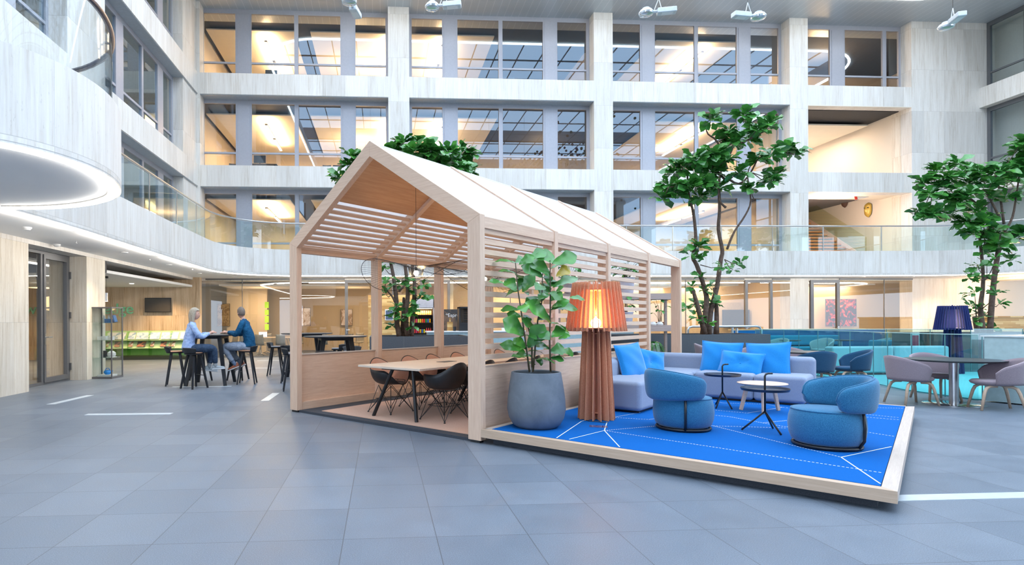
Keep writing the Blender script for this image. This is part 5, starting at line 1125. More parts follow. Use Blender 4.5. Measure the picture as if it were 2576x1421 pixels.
# wire pendants
def wire_pendant(label, x, y, seed):
    t = thing('wire_pendant_lamp', label, 'pendant lamp', hw(x, y, 2.10)); m = MB(); R_ = .80
    def ring(q): return (R_*cos(q)*1.0, R_*sin(q), .02+.17*sin(q*2+seed)+.08*cos(q+seed))
    m.tube([ring(2*pi*k/60) for k in range(60)], .004, 5, closed=True)
    for k in range(80):
        q = 2*pi*k/80; m.tube([(.115*cos(q-.5),.115*sin(q-.5),.10), ring(q)], .0016, 3, cap=False)
    m.build('wire_brim', M['black'], t)
    m = MB()
    for k in range(26): q = 2*pi*k/26; m.tube([(.118*cos(q),.118*sin(q),.10),(.092*cos(q),.092*sin(q),-.06)], .003, 4)
    m.tube([(.118*cos(2*pi*k/24),.118*sin(2*pi*k/24),.10) for k in range(24)], .004, 5, closed=True).tube([(.092*cos(2*pi*k/24),.092*sin(2*pi*k/24),-.06) for k in range(24)], .004, 5, closed=True)
    m.build('cage', M['black'], t); MB().ball((0,0,.0), .038, 10).build('bulb', M['bulb'], t, smooth='all')
    MB().tube([(0,0,.03),(0,0,1.60)], .003, 5).tube([(0,0,.03),(0,0,.09)], .018, 8).build('cable', M['black'], t)
    p = hw(x, y, 2.03); lamp('POINT', 'pendant_light', (p[0],p[1],2.08), 20, (1,.66,.34), .045)
wire_pendant('black wire hat pendant lamp with bare bulb hanging at the open front of the pavilion', -1.8, .92, .6)
wire_pendant('black wire hat pendant lamp with bare bulb hanging in the middle of the pavilion', -1.8, 2.66, 2.1)
wire_pendant('black wire hat pendant lamp with bare bulb hanging towards the far end of the pavilion', -1.8, 4.40, 3.9)

# ================================================================ bar tables, stools, people
BK = wood('black_stained_ash', (.008,.010,.014), (.020,.023,.030), 'z', .5)
def bar_table(label, x, y, r=.56, rz=0):
    t = thing('bar_table', label, 'bar table', (x, y, 0), rz, 'high black bar tables')
    MB().lathe([(.001,1.085),(r-.03,1.085),(r,1.10),(r,1.11),(.001,1.112)], 44).build('tabletop', plain('black_linoleum', (.022,.028,.038), .38) if 'black_linoleum' not in bpy.data.materials else bpy.data.materials['black_linoleum'], t, smooth=True)
    MB().cb((0,0,1.055),(.62,.62,.06)).build('underframe', BK, t)
    for sx in (-1,1):
        for sy in (-1,1): MB().bar((sx*.26,sy*.26,1.07),(sx*.42,sy*.42,0), .085, .085, .72).build('leg', BK, t)
    return t
bar_table('round black high table between the seated woman and man', -3.83, 13.22)
bar_table('round black high table seen through the pavilion beside its front post', -.91, 11.52, .63, .2)
bar_table('round black high table further back, half hidden by the front pavilion post', -1.84, 14.4, .63, .3)
LE = plain('tan_leather', (.52,.27,.15), .5); GF = fabric('grey_felt', (.22,.22,.24), (.30,.30,.32), 120)
def stool(label, x, y, rz, pad=None, group='black bar stools'):
    t = thing('bar_stool', label, 'bar stool', (x, y, 0), rz, group)
    MB().lathe([(.001,.735),(.17,.735),(.195,.748),(.19,.760),(.001,.768)], 32).build('seat_pad', pad or LE, t, smooth=True)
    def f(u, v):
        a = pi+(u-.5)*2*radians(62); r = .185+.05*v**.7; return (r*cos(a), r*sin(a), .735+.125*v*(1-.15*(2*u-1)**4))
    MB().grid(f, 16, 5).build('backrest', M['blackp'], t, smooth='all', solid=.012)
    MB().lathe([(.001,.715),(.19,.715),(.20,.735),(.001,.736)], 28).build('seat_board', M['blackp'], t, smooth=True)
    for k in range(4):
        a = pi/4+k*pi/2; MB().bar((.12*cos(a),.12*sin(a),.72),(.27*cos(a),.27*sin(a),0), .045, .05, .62).build('leg', BK, t)
    MB().bar((.215*cos(pi/4),.215*sin(pi/4),.27),(.215*cos(-pi/4),.215*sin(-pi/4),.27), .03, .012).build('footrest', M['black'], t)
    return t
s0 = stool('black bar stool with tan leather seat under the seated woman', -3.95, 12.42, radians(55))
dup(s0, (-4.55,13.05,0), radians(15), 'empty black bar stool with tan seat beside the woman, newsroom side')
dup(s0, (-3.03,13.20,0), radians(185), 'black bar stool with tan seat under the seated man')
dup(s0, (-3.45,14.10,0), radians(-100), 'empty black bar stool with tan seat on the canteen side, nearer the man')
dup(s0, (-4.30,14.0,0), radians(-50), 'empty black bar stool with tan seat on the canteen side, behind the woman')
g0 = stool('black bar stool with grey felt seat standing alone beside the pavilion front post', -2.74, 15.15, radians(0), GF)
dup(g0, (-1.0,10.72,0), radians(90), 'grey seated bar stool, back to the viewer, at the table seen through the pavilion')
dup(g0, (-.62,12.45,0), radians(-80), 'grey seated bar stool on the far side of the high table seen through the pavilion')
dup(g0, (-1.80,11.85,0), radians(10), 'grey seated bar stool mostly hidden by the front pavilion post')
dup(g0, (-2.1,13.4,0), radians(95), 'grey seated bar stool with its back to the viewer at the further high table')
dup(g0, (-1.0,13.9,0), radians(150), 'grey seated bar stool at the further high table on the planter side')

SKIN = plain('skin', (.62,.36,.27), .55, var=.05, scale=30)
def skin_part(nm, verts, edges, radii, mat, parent, sub=2, root=0):
    me = bpy.data.meshes.new(nm); me.from_pydata(verts, edges, []); me.update(); me.materials.append(mat)
    o = bpy.data.objects.new(nm, me); C.objects.link(o)
    if parent: o.parent = parent
    md = o.modifiers.new('skin', 'SKIN'); md.use_smooth_shade = True
    if not me.skin_vertices: 
        bpy.context.view_layer.update()
    sk = me.skin_vertices[0].data
    for i, r in enumerate(radii):
        sk[i].radius = r if isinstance(r, tuple) else (r, r); sk[i].use_root = (i == root)
    o.modifiers.new('sub', 'SUBSURF').render_levels = sub; o.modifiers['sub'].levels = sub
    return o
def chain(pts): return [(i, i+1) for i in range(len(pts)-1)]
def head(parent, c, yaw, tilt, mat, hair, long_hair):
    """egg-shaped head with nose, brow, mouth, eyes and ears; +x is the face"""
    E_ = bpy.data.objects.new('head', None); C.objects.link(E_); E_.parent = parent; E_.location = c; E_.rotation_euler = (0, tilt, yaw)
    def f(u, v):
        a = 2*pi*u; b = -pi/2+pi*v; x, y, z = cos(a)*cos(b), sin(a)*cos(b), sin(b)
        X = x*(.098 if x > 0 else .102); Y = y*(.074-.012*max(0,-z)); Z = z*.122
        if z < -.1: X += .018*(-z)*max(0,x); Y *= 1-.22*max(0,-z-.2)
        if x > .75 and abs(y) < .3:
            nz = math.exp(-((z+.10)/.15)**2)*math.exp(-(y/.13)**2); X += .017*nz
            X -= .010*math.exp(-((z-.12)/.10)**2)*math.exp(-((abs(y)-.28)/.14)**2); X += .006*math.exp(-((z+.42)/.07)**2)*math.exp(-(y/.25)**2)
        return (X, Y, Z)
    MB().grid(f, 36, 24, closed_u=True).build('face', mat, E_, smooth='all')
    for s_ in (-1,1):
        MB().lathe([(.001,-.006),(.020,-.004),(.026,.004),(.016,.008),(.001,.006)], 12).move(Matrix.Translation((-.008,s_*.078,-.012)) @ Matrix.Rotation(s_*radians(-75),4,'X') @ Matrix.Diagonal((.75,1.25,1,1))).build('ear', mat, E_, smooth='all')
        MB().ball((.084,s_*.030,.012), .0095, 8).build('eye', M['blackp'], E_, smooth='all')
    MB().tube([(.096,-.022,-.050),(.101,0,-.049),(.096,.022,-.050)], [.003,.005,.003], 6).build('mouth', plain('lips', (.50,.20,.17), .5) if 'lips' not in bpy.data.materials else bpy.data.materials['lips'], E_, smooth='all')
    def hfn(u, v):
        a = 2*pi*u; b = -pi/2*(1-1)+(-.12+1.69*v)
        low = -1.15 if long_hair else -.55
        bb = low+(pi/2-low)*v; fr = max(0, cos(a))
        if fr > .35: bb = (.42 if not long_hair else .52)+(pi/2-.5)*v if v < 1 else pi/2
        elif fr > 0: k = fr/.35; l2 = low*(1-k)+.42*k; bb = l2+(pi/2-l2)*v
        x, y, z = cos(a)*cos(bb), sin(a)*cos(bb), sin(bb); th_ = .013 if long_hair else .004
        R_ = 1.0
        X = x*(.102+th_); Y = y*(.078+th_); Z = z*(.124+th_)
        if long_hair and bb < 0: Z = z*(.20); X = x*(.115) - .012; Y = y*(.098) if cos(bb) > .3 else Y; X = cos(a)*(.113-.012*sin(-bb))*(1+.05*sin(9*a))-.008; Y = sin(a)*(.094-.008*sin(-bb))*(1+.05*sin(9*a))
        return (X, Y, Z+ .004)
    MB().grid(hfn, 40, 16, closed_u=True).build('hair', hair, E_, smooth='all', solid=.006)
    return E_
def hand(m_, wrist, d, up, sgn, L_=.17):
    """mesh hand: palm plus four fingers and a thumb, slightly curled"""
    d = Vector(d).normalized(); up = Vector(up); up = (up-d*up.dot(d)).normalized(); s_ = d.cross(up)*sgn; w_ = Vector(wrist)
    pv = []
    m_.tube([w_, w_+d*.03, w_+d*.06, w_+d*.085], [.024,.030,.034,.030], 10)
    for k, (o, l, r) in enumerate(((-.028,.070,.0078),(-.010,.080,.0083),(.009,.075,.0080),(.027,.058,.0070))):
        b = w_+d*.078+s_*o; m_.tube([b, b+d*l*.45-up*.006, b+d*l*.8-up*.022, b+d*l-up*.038], [r,r*.95,r*.88,r*.7], 7)
    b = w_+d*.025-s_*.026; m_.tube([b, b+d*.025-s_*.018-up*.008, b+d*.052-s_*.022-up*.016], [.011,.0095,.007], 7)
def person(nm_label, base, rz, P, mats, hairm, long_hair, head_yaw, shoes):
    """seated figure; local +x forward. P = joints"""
    t = thing('person', nm_label, 'person', base, rz)
    skin_, shirt, trou, sock, shoe, sole = mats
    # body: one continuous surface
    J = P; V = []; E2 = []; Rr = []
    def addc(pts, rad, start=None):
        idx = [] 
        if start is not None: idx.append(start)
        for p, r in zip(pts, rad): V.append(p); Rr.append(r); idx.append(len(V)-1)
        E2.extend((idx[i], idx[i+1]) for i in range(len(idx)-1)); return idx
    sp = addc(J['spine'], J['spine_r'])
    ch = sp[-2]
    for s_ in ('L','R'):
        addc(J['arm'+s_], J['arm_r'], sp[-3]); addc(J['leg'+s_], J['leg_r'], sp[0])
    body = skin_part('body', V, E2, [tuple(q*.72 for q in r) if isinstance(r, tuple) else (r*.78 if r > .053 else r) for r in Rr], skin_, t)
    # clothes follow the same joints a little outside the body
    def torso(m, pts, rad, k, add=.0):
        P_ = smooth_path(pts, 4); n0 = len(P_); R2 = smooth_path([(r if isinstance(r, tuple) else (r, r))+(0,) for r in rad], 4); b = len(m.v)
        for p, r in zip(P_, R2):
            for q in range(24):
                a = 2*pi*q/24; fo = 1+.02*sin(5*a+p[2]*40); m.v.append((p[0]+cos(a)*(r[1]*k+add)*fo, p[1]+sin(a)*(r[0]*k+add)*fo, p[2]))
        for i in range(n0-1):
            for q in range(24): m.f.append((b+i*24+q, b+i*24+(q+1)%24, b+(i+1)*24+(q+1)%24, b+(i+1)*24+q))
        m.f.append(tuple(b+q for q in range(23,-1,-1))); m.f.append(tuple(b+(n0-1)*24+q for q in range(24)))
    def limb(m, pts, rad, k=1.0, add=0.0, n_=14, wr=.03):
        P_ = smooth_path(pts, 5); R2 = [r[0] for r in smooth_path([(r,0,0) for r in rad], 5)]
        m.tube(P_, [(r*k+add)*(1+wr*sin(i*2.1)) for i, r in enumerate(R2)], n_)
    ms = MB(); S = J['spine']; SR = J['spine_r']
    torso(ms, [(S[0][0],0,S[0][2])]+list(S[1:5])+[(S[5][0]-.004,0,S[5][2]-.012)], [(SR[0][0]*1.02,SR[0][1]*1.12)]+list(SR[1:5])+[(.056,.056)], 1.10, .004)
    for s_ in ('L','R'):
        A_ = J['arm'+s_]
        limb(ms, [(S[5][0]-.02,A_[0][1]*.12,S[5][2]-.02),(A_[0][0],A_[0][1]*.55,A_[0][2]+.03)]+list(A_[:-1])+[tuple(Vector(A_[-2]).lerp(Vector(A_[-1]), .45))], [.045,.060]+[J['arm_r'][0]*1.22]+[r*1.22+.004 for r in J['arm_r'][1:-1]]+[J['arm_r'][-2]*1.1])
    ms.build('shirt', shirt, t, smooth='all')
    mt = MB(); torso(mt, [(S[0][0]-.02,0,S[0][2]-.09),(S[0][0],0,S[0][2]-.03),(S[0][0],0,S[0][2]+.05)], [(.13,.10),(.165,.135),(.15,.12)], 1.02)
    for s_ in ('L','R'):
        L_ = J['leg'+s_]; limb(mt, [(L_[0][0]-.06,L_[0][1]*.75,L_[0][2]-.01)]+list(L_[:-1])+[tuple(Vector(L_[-2]).lerp(Vector(L_[-1]), .55))], [.085,J['leg_r'][0]*.98]+[r*1.10+.002 for r in J['leg_r'][1:-1]]+[J['leg_r'][-2]*1.02], wr=.02)
    mt.build('trousers', trou, t, smooth='all')
    MB().tube([(S[5][0]-.006+.055*cos(q), .055*sin(q), S[5][2]-.02-.016*cos(q)) for q in [2*pi*k/18 for k in range(18)]], .013, 7, closed=True).build('collar', shirt, t, smooth='all')
    m_ = MB()
    for s_ in ('L','R'): a, b = Vector(J['arm'+s_][-2]), Vector(J['arm'+s_][-1]); hand(m_, b-(b-a).normalized()*.015, b-a+Vector((0,0,-.0)), (0,0,1), 1 if s_ == 'L' else -1)
    m_.build('hand', skin_, t, smooth='all')
    for s_ in ('L','R'):
        an = Vector(J['leg'+s_][-1]); k = Vector(J['leg'+s_][-2]); d = J['toe'+s_]; d = Vector(d).normalized(); up = Vector((0,0,1)); up = (up-d*up.dot(d)).normalized(); sd = d.cross(up)
        MB().tube([k+(an-k)*.55, an, an-up*.03], [.046,.044,.042], 12).build('sock', sock, t, smooth='all')
        prof = [(-.075,.036,.075,.0),(-.05,.042,.085,.0),(0,.043,.078,0),(.05,.045,.055,0),(.10,.050,.040,0),(.15,.046,.032,0),(.185,.026,.022,0)]
        def sf(u, v):
            i = v*(len(prof)-1); a_ = int(min(i, len(prof)-2)); fr_ = i-a_; A_ = [prof[a_][q]*(1-fr_)+prof[a_+1][q]*fr_ for q in range(3)]
            q = 2*pi*u; zz = sin(q); yy = cos(q)
            return an+d*A_[0]+sd*yy*A_[1]+up*(-.055+ (A_[2]*zz if zz > 0 else .022*zz))
        ms = MB().grid(sf, 16, 14, closed_u=True); k0 = len(ms.v); ms.f.append(tuple(range(15,-1,-1))); ms.f.append(tuple(range(k0-16,k0))); so = ms.build('shoe', shoe, t, smooth='all')
        def so_(u, v):
            i = v*(len(prof)-1); a_ = int(min(i, len(prof)-2)); fr_ = i-a_; A_ = [prof[a_][q]*(1-fr_)+prof[a_+1][q]*fr_ for q in range(3)]
            q = 2*pi*u; return an+d*A_[0]*1.04+sd*cos(q)*(A_[1]+.006)+up*(-.072+.014*max(-1,min(1,1.6*sin(q))))
        ms = MB().grid(so_, 16, 14, closed_u=True); k0 = len(ms.v); ms.f.append(tuple(range(15,-1,-1))); ms.f.append(tuple(range(k0-16,k0))); ms.build('sole', sole, so, smooth='all')
    head(t, J['head'], head_yaw, J.get('tilt', 0), skin_, hairm, long_hair)
    return t
def cloth(nm, lo, hi, s_=14):
    n = NT(nm); co = n.coord(); f = n.noise(n.map(co,(1,1,1)), s_, 3, .5, .8); c = n.ramp(f, [(.3, lo), (.7, hi)]); n.pbr(c, .85, 0, n.bump(n.noise(n.map(co,(1,1,1.6)), 7, 2, .5, 1.0), .6, .04), .2); return n.m
def hair_mat(nm, lo, hi):
    n = NT(nm); co = n.coord(); f = n.noise(n.map(co, (90,90,5)), 1.6, 4, .6); n.pbr(n.ramp(f, [(.3, lo), (.7, hi)]), .5, 0, n.bump(f, .5, .006), .3); return n.m
HB = hair_mat('grey_blond_hair', (.26,.21,.15), (.52,.46,.37)); HM = hair_mat('cropped_brown_hair', (.13,.10,.08), (.24,.19,.16))
woman = dict(spine=[(-.02,0,.84),(-.03,0,.96),(-.01,0,1.08),(.02,0,1.20),(.035,0,1.30),(.05,0,1.40),(.065,0,1.49)], spine_r=[(.15,.125),(.135,.105),(.14,.10),(.16,.10),(.12,.08),.048,.045], fat=1.10,
    armL=[(.03,.17,1.30),(.10,.20,1.17),(.18,.20,1.09),(.30,.12,1.13),(.41,.05,1.16)], armR=[(.03,-.17,1.30),(.10,-.21,1.17),(.20,-.20,1.09),(.31,-.11,1.13),(.42,-.03,1.165)], arm_r=[.052,.046,.040,.034,.024],
    legL=[(.05,.10,.83),(.24,.12,.83),(.42,.13,.80),(.44,.12,.62),(.40,.11,.42)], legR=[(.05,-.10,.83),(.24,-.12,.84),(.44,-.12,.82),(.48,-.10,.62),(.50,-.06,.46)], leg_r=[.095,.085,.065,.052,.036],
    toeL=(1,.1,-.15), toeR=(1,-.25,.05), head=(.090,0,1.565), tilt=0)
man = dict(spine=[(-.03,0,.84),(-.05,0,.97),(-.03,0,1.10),(.03,0,1.24),(.06,0,1.35),(.085,0,1.455),(.10,0,1.53)], spine_r=[(.16,.125),(.145,.11),(.15,.11),(.175,.115),(.14,.09),.052,.050], fat=1.08,
    armL=[(.06,.19,1.345),(.12,.23,1.20),(.19,.22,1.12),(.33,.12,1.15),(.46,.05,1.16)], armR=[(.06,-.19,1.345),(.13,-.23,1.20),(.21,-.22,1.12),(.35,-.13,1.15),(.48,-.05,1.165)], arm_r=[.056,.050,.044,.037,.027],
    legL=[(.05,.11,.84),(.25,.15,.85),(.45,.17,.83),(.36,.15,.63),(.24,.11,.44)], legR=[(.05,-.11,.84),(.25,-.15,.85),(.45,-.17,.83),(.34,-.15,.63),(.18,-.11,.45)], leg_r=[.098,.088,.068,.055,.040],
    toeL=(.92,.1,-.35), toeR=(.85,-.1,-.5), head=(.135,0,1.605), tilt=0)
person('woman in a light blue shirt and dark jeans seated at the high table', (-4.03,12.42,0), radians(28), woman,
    (SKIN, cloth('light_blue_shirt', (.27,.39,.66), (.40,.52,.80)), cloth('dark_jeans', (.025,.045,.085), (.045,.075,.13)), plain('grey_sock', (.28,.31,.33), .9), plain('grey_suede', (.30,.34,.36), .9), plain('pale_sole', (.62,.64,.66), .7)), HB, True, radians(-14), None)
person('man with cropped hair in a navy shirt and grey jeans seated on a bar stool', (-3.03,13.22,0), radians(176), man,
    (SKIN, cloth('navy_shirt', (.004,.055,.13), (.012,.095,.20)), cloth('grey_jeans', (.20,.24,.31), (.30,.35,.43)), plain('blue_grey_sock', (.12,.17,.26), .9), plain('brown_leather_shoe', (.30,.085,.04), .5), plain('white_sole', (.72,.70,.68), .7)), HM, False, radians(-42), None)
# ================================================================ cafe side: tub chairs, tables, glass screens, lounge
def tub_chair(nm, label, loc, rz, mat, group=None, split=False):
    t = thing(nm, label, 'chair', loc, rz, group)
    def f(u, v, hb=.80, ha=.62):
        a = (u-.5)*2*radians(118); k = abs(u-.5)*2
        top = hb-(hb-ha)*(k**1.5); top -= .05*max(0, k-.85)/.15
        r = .235+.045*v**.8+.02*(1-k)
        z = .40+(top-.40)*v; A_ = pi+a
        return (r*cos(A_)*1.02-.01, r*sin(A_)*1.12, z)
    if split:
        for s_ in (0, 1):
            MB().grid(lambda u, v: f((u*.485 if s_ == 0 else .515+u*.485), v), 16, 8).build('backrest', mat, t, smooth='all', solid=.035, bevel=0)
    else: MB().grid(f, 34, 8).build('backrest', mat, t, smooth='all', solid=.036)
    MB().lathe([(.001,.375),(.19,.378),(.235,.40),(.248,.43),(.225,.455),(.001,.462)], 36).move(Matrix.Translation((.045,0,0)) @ Matrix.Diagonal((1.12,1.05,1,1))).build('seat', mat, t, smooth='all')
    for sy in (-1, 1):
        for sx in (-1, 1):
            MB().tube([(sx*.04+.02,sy*.15,.368),(sx*.13+.02,sy*.17,.365),(sx*.175+.02,sy*.185,.335),(sx*.20+.02,sy*.195,.27),(sx*.255+.015,sy*.235,0)], [.020,.022,.023,.022,.017], 8).build('leg', M['oak_pale'], t, smooth='all')
    return t
MV = fabric('mauve_wool', (.24,.19,.215), (.34,.28,.31), 200); NV = fabric('navy_wool', (.010,.055,.12), (.025,.095,.19), 200); GG = fabric('grey_green_wool', (.26,.37,.39), (.36,.47,.49), 200)
tub_chair('tub_chair', 'mauve tub chair seen from its side at the round cafe table, nearest the rug', (8.65,8.95,0), radians(-8), MV)
tub_chair('tub_chair', 'mauve tub chair facing the viewer behind the round cafe table', (9.56,9.42,0), radians(-105), MV)
tub_chair('tub_chair', 'mauve tub chair at the round cafe table, beside the frosted glass cabinet', (9.42,8.28,0), radians(152), MV)
def cafe_table(label, x, y, r, top=.735):
    t = thing('round_cafe_table', label, 'table', (x, y, 0))
    MB().lathe([(.001,top-.03),(r-.06,top-.03),(r,top-.008),(r,top),(.001,top+.001)], 48).build('tabletop', bpy.data.materials['black_linoleum'], t, smooth=True)
    MB().disc((0,0,.012), .062, top-.045, 28).build('column', M['steel'], t, smooth=True); MB().lathe([(.001,0),(.40,0),(.40,.008),(.39,.014),(.001,.016)], 44).build('base_plate', M['chrome'], t, smooth=True)
cafe_table('round dark cafe table on a thick steel column beside the blue rug corner', 9.32, 8.86, .63)
cafe_table('round dark cafe table partly hidden behind the sofa', 8.66, 11.32, .50)
tub_chair('tub_chair', 'navy blue tub chair seen from behind, just behind the sofa end', (8.35,10.62,0), radians(75), NV)
tub_chair('tub_chair', 'navy blue tub chair seen from its side between the sofa and the glass screen', (9.28,10.85,0), radians(158), NV)
tub_chair('tub_chair', 'mauve tub chair back above the cushion at the open sofa end', (8.85,11.95,0), radians(-100), MV)
tub_chair('tub_chair', 'mauve tub chair back above the sofa beside the last pavilion post', (8.20,14.0,0), radians(-30), MV)
tub_chair('tub_chair', 'mauve tub chair back above the sofa between the two large cushions', (8.66,12.9,0), radians(-150), MV)
tub_chair('tub_chair', 'mauve tub chair back behind the sofa, closest to the glass screen', (9.35,13.3,0), radians(200), MV)
# curved glass screens around the lounge pen
near = smooth_path([(10.5,15.6,0),(10.62,14.2,0),(10.56,12.67,0),(10.40,11.6,0),(10.10,10.8,0),(10.02,9.9,0),(10.08,9.17,0)], 4)
t = thing('glass_screen', 'frameless glass screen curving between the cafe tables and the teal lounge', 'glass screen')
ribbon([(p[0],p[1]) for p in near], .0, 1.12, .012, 'glass_pane', M['gl_teal'], parent=t, smooth=True)
m = MB()
for p in near[:-1:3]: m.box(p[0]-.004, p[0]+.004, p[1]-.008, p[1]+.008, 0, 1.12)
m.build('panel_joint', plain('glass_edge', (.10,.28,.30), .3), t)
m = MB(); m.tube([(p[0]+.006,p[1],1.122) for p in near], .007, 5); m.build('top_edge', plain('bright_glass_edge', (.45,.66,.62), .3), t)
far_ = [(10.5,15.6),(11.5,15.24),(12.4,14.93),(13.43,14.57),(14.34,14.25),(15.2,14.0),(16.4,13.8)]
t = thing('glass_screen', 'frameless glass screen on the far side of the teal sofa', 'glass screen')
ribbon(far_, .0, 1.12, .012, 'glass_pane', M['gl_teal'], parent=t)
m = MB()
for p in far_[1:]: m.box(p[0]-.004, p[0]+.004, p[1]-.008, p[1]+.008, 0, 1.12)
m.build('panel_joint', bpy.data.materials['glass_edge'], t); MB().tube([(*p,1.122) for p in far_], .007, 5).build('top_edge', bpy.data.materials['bright_glass_edge'], t)
o = MB().prism([(10.7,15.3),(10.75,13.9),(10.65,12.6),(10.5,11.5),(10.2,10.7),(10.15,9.3),(10.4,9.2),(18,9.5),(18,13.6),(14.4,14.1)][::-1], .002, .02).build('teal_carpet', fabric('teal_carpet', (.06,.42,.46), (.10,.55,.58), 90)); tag(o, 'teal carpet on the floor inside the curved glass screen', 'carpet')
TS = fabric('teal_sofa_wool', (.20,.45,.50), (.28,.55,.60), 200)
t = thing('teal_sofa', 'long pale teal sofa seen from behind through the curved glass screen', 'sofa', (0,0,.02))
for x0, x1 in ((11.0,12.6),(12.62,14.05)):
    MB().box(x0,x1,13.45,13.72,.05,.70).build('backrest', TS, t, bevel=.05, seg=3); MB().box(x0,x1,13.72,14.2,.05,.42).build('seat', TS, t, bevel=.05, seg=3)
MB().box(11.1,14.0,13.5,14.1,-.018,.06).build('plinth', M['black'], t)
# banquette with wooden ledge
BQ = fabric('deep_blue_panel', (.0,.10,.28), (.01,.16,.38), 120); BT = fabric('turquoise_seat', (.0,.24,.40), (.01,.33,.50), 120)
t = thing('banquette', 'long blue and turquoise banquette topped by a wooden ledge in front of the meeting rooms', 'bench', (0,19.0,0))
MB().box(12.2,17.1,.30,.62,1.02,1.06).box(17.0,17.1,-.55,.62,0,1.02).build('wooden_ledge', M['golden'], t); MB().box(12.2,16.0,.25,.45,.45,1.02).box(15.9,17.0,-.5,.45,.40,1.02).build('back_panel', BQ, t)
MB().box(12.2,15.9,.08,.26,.50,.84).build('back_cushion', BT, t, bevel=.05, seg=3); MB().box(12.2,15.9,-.45,.20,.30,.46).build('seat_cushion', BT, t, bevel=.04, seg=3); MB().box(12.2,15.9,-.40,.3,0,.30).build('base', BQ, t)
for x, y, a, l in ((12.62,17.7,200,'grey green split back tub chair behind the glass, nearest the granite planter'), (13.95,17.5,200,'grey green split back tub chair behind the glass, middle of the row'), (15.75,17.2,190,'grey green split back tub chair behind the glass, beside the blue lounge chair')):
    tub_chair('split_back_chair', l, (x,y,0), radians(a), GG, 'split back chairs behind the glass', True)
for x, y, l in ((13.2,18.0,'thin dark table between the split back chairs and the banquette'), (14.9,17.9,'thin dark table behind the second split back chair')): cafe_table(l, x, y, .38, .72)
o = thing('lounge_block', 'bright blue low lounge seat behind the teal sofa', 'lounge seat', (15.6,17.0,0)); MB().box(-.5,.45,-.15,.05,.1,.74).build('backrest', BT, o, bevel=.05, seg=3); MB().box(-.5,1.4,.05,.6,.05,.40).build('seat', BQ, o, bevel=.04, seg=3)
# frosted cabinet
FG = plain('frosted_glass_front', (.42,.58,.60), .25); 
t = thing('frosted_cabinet', 'waist high cabinet with pale frosted glass fronts beside the round cafe table', 'cabinet', (0,0,0))
MB().prism([(10.12,9.10),(10.30,8.55),(10.52,7.9),(10.9,6.8),(12.6,7.2),(12.0,9.4)], .02, 1.09).build('body', FG, t); MB().prism([(10.09,9.14),(10.28,8.55),(10.50,7.88),(10.88,6.75),(12.7,7.2),(12.05,9.45)], 1.09, 1.115).build('top', plain('pale_cabinet_top', (.66,.74,.74), .3), t)
MB().tube([(10.295,8.55,0),(10.295,8.55,1.09)], .007, 6).tube([(10.105,9.12,0),(10.105,9.12,1.09)], .009, 6).build('panel_joint', bpy.data.materials['glass_edge'], t)
felt_lamp('felt_floor_lamp', 'lit dark blue felt fin floor lamp standing behind the curved glass screen', 14.36, 13.68, .02, fabric('dark_blue_felt', (.012,.018,.10), (.03,.045,.20), 140, .9), 32)
t = thing('red_notice', 'small red and white notice standing on the floor behind the glass screen', 'sign', (14.35,14.7,0)); MB().box(-.10,.14,0,.02,.0,1.02).build('board', M['white'], t); MB().box(-.07,.11,-.006,0,.45,.95).build('poster', plain('crimson', (.50,.02,.08), .5), t)
# steel queue railing
t = thing('steel_railing', 'curved brushed steel railing with round posts behind the long granite planter', 'railing', (0,16.9,0))
MB().tube([(9.25,0,0),(9.25,0,1.08),(9.29,0,1.16),(9.38,0,1.19),(11.42,0,1.19),(11.51,0,1.16),(11.55,0,1.08),(11.55,0,0)], .035, 10).build('handrail', M['steel'], t, smooth='all')
for x, r, h in ((10.1,.10,1.32),(10.72,.035,1.15),(10.86,.035,1.13)): MB().disc((x,.12,0), r, h, 16).build('round_post', M['steel'], t, smooth=True)
o = MB().cb((0,0,.16),(.22,.01,.30)).cb((0,0,.01),(.12,.08,.02)).build('card_stand', M['white'], loc=(10.1,17.0,1.325)); tag(o, 'white card sign standing on the round steel post of the railing', 'sign')

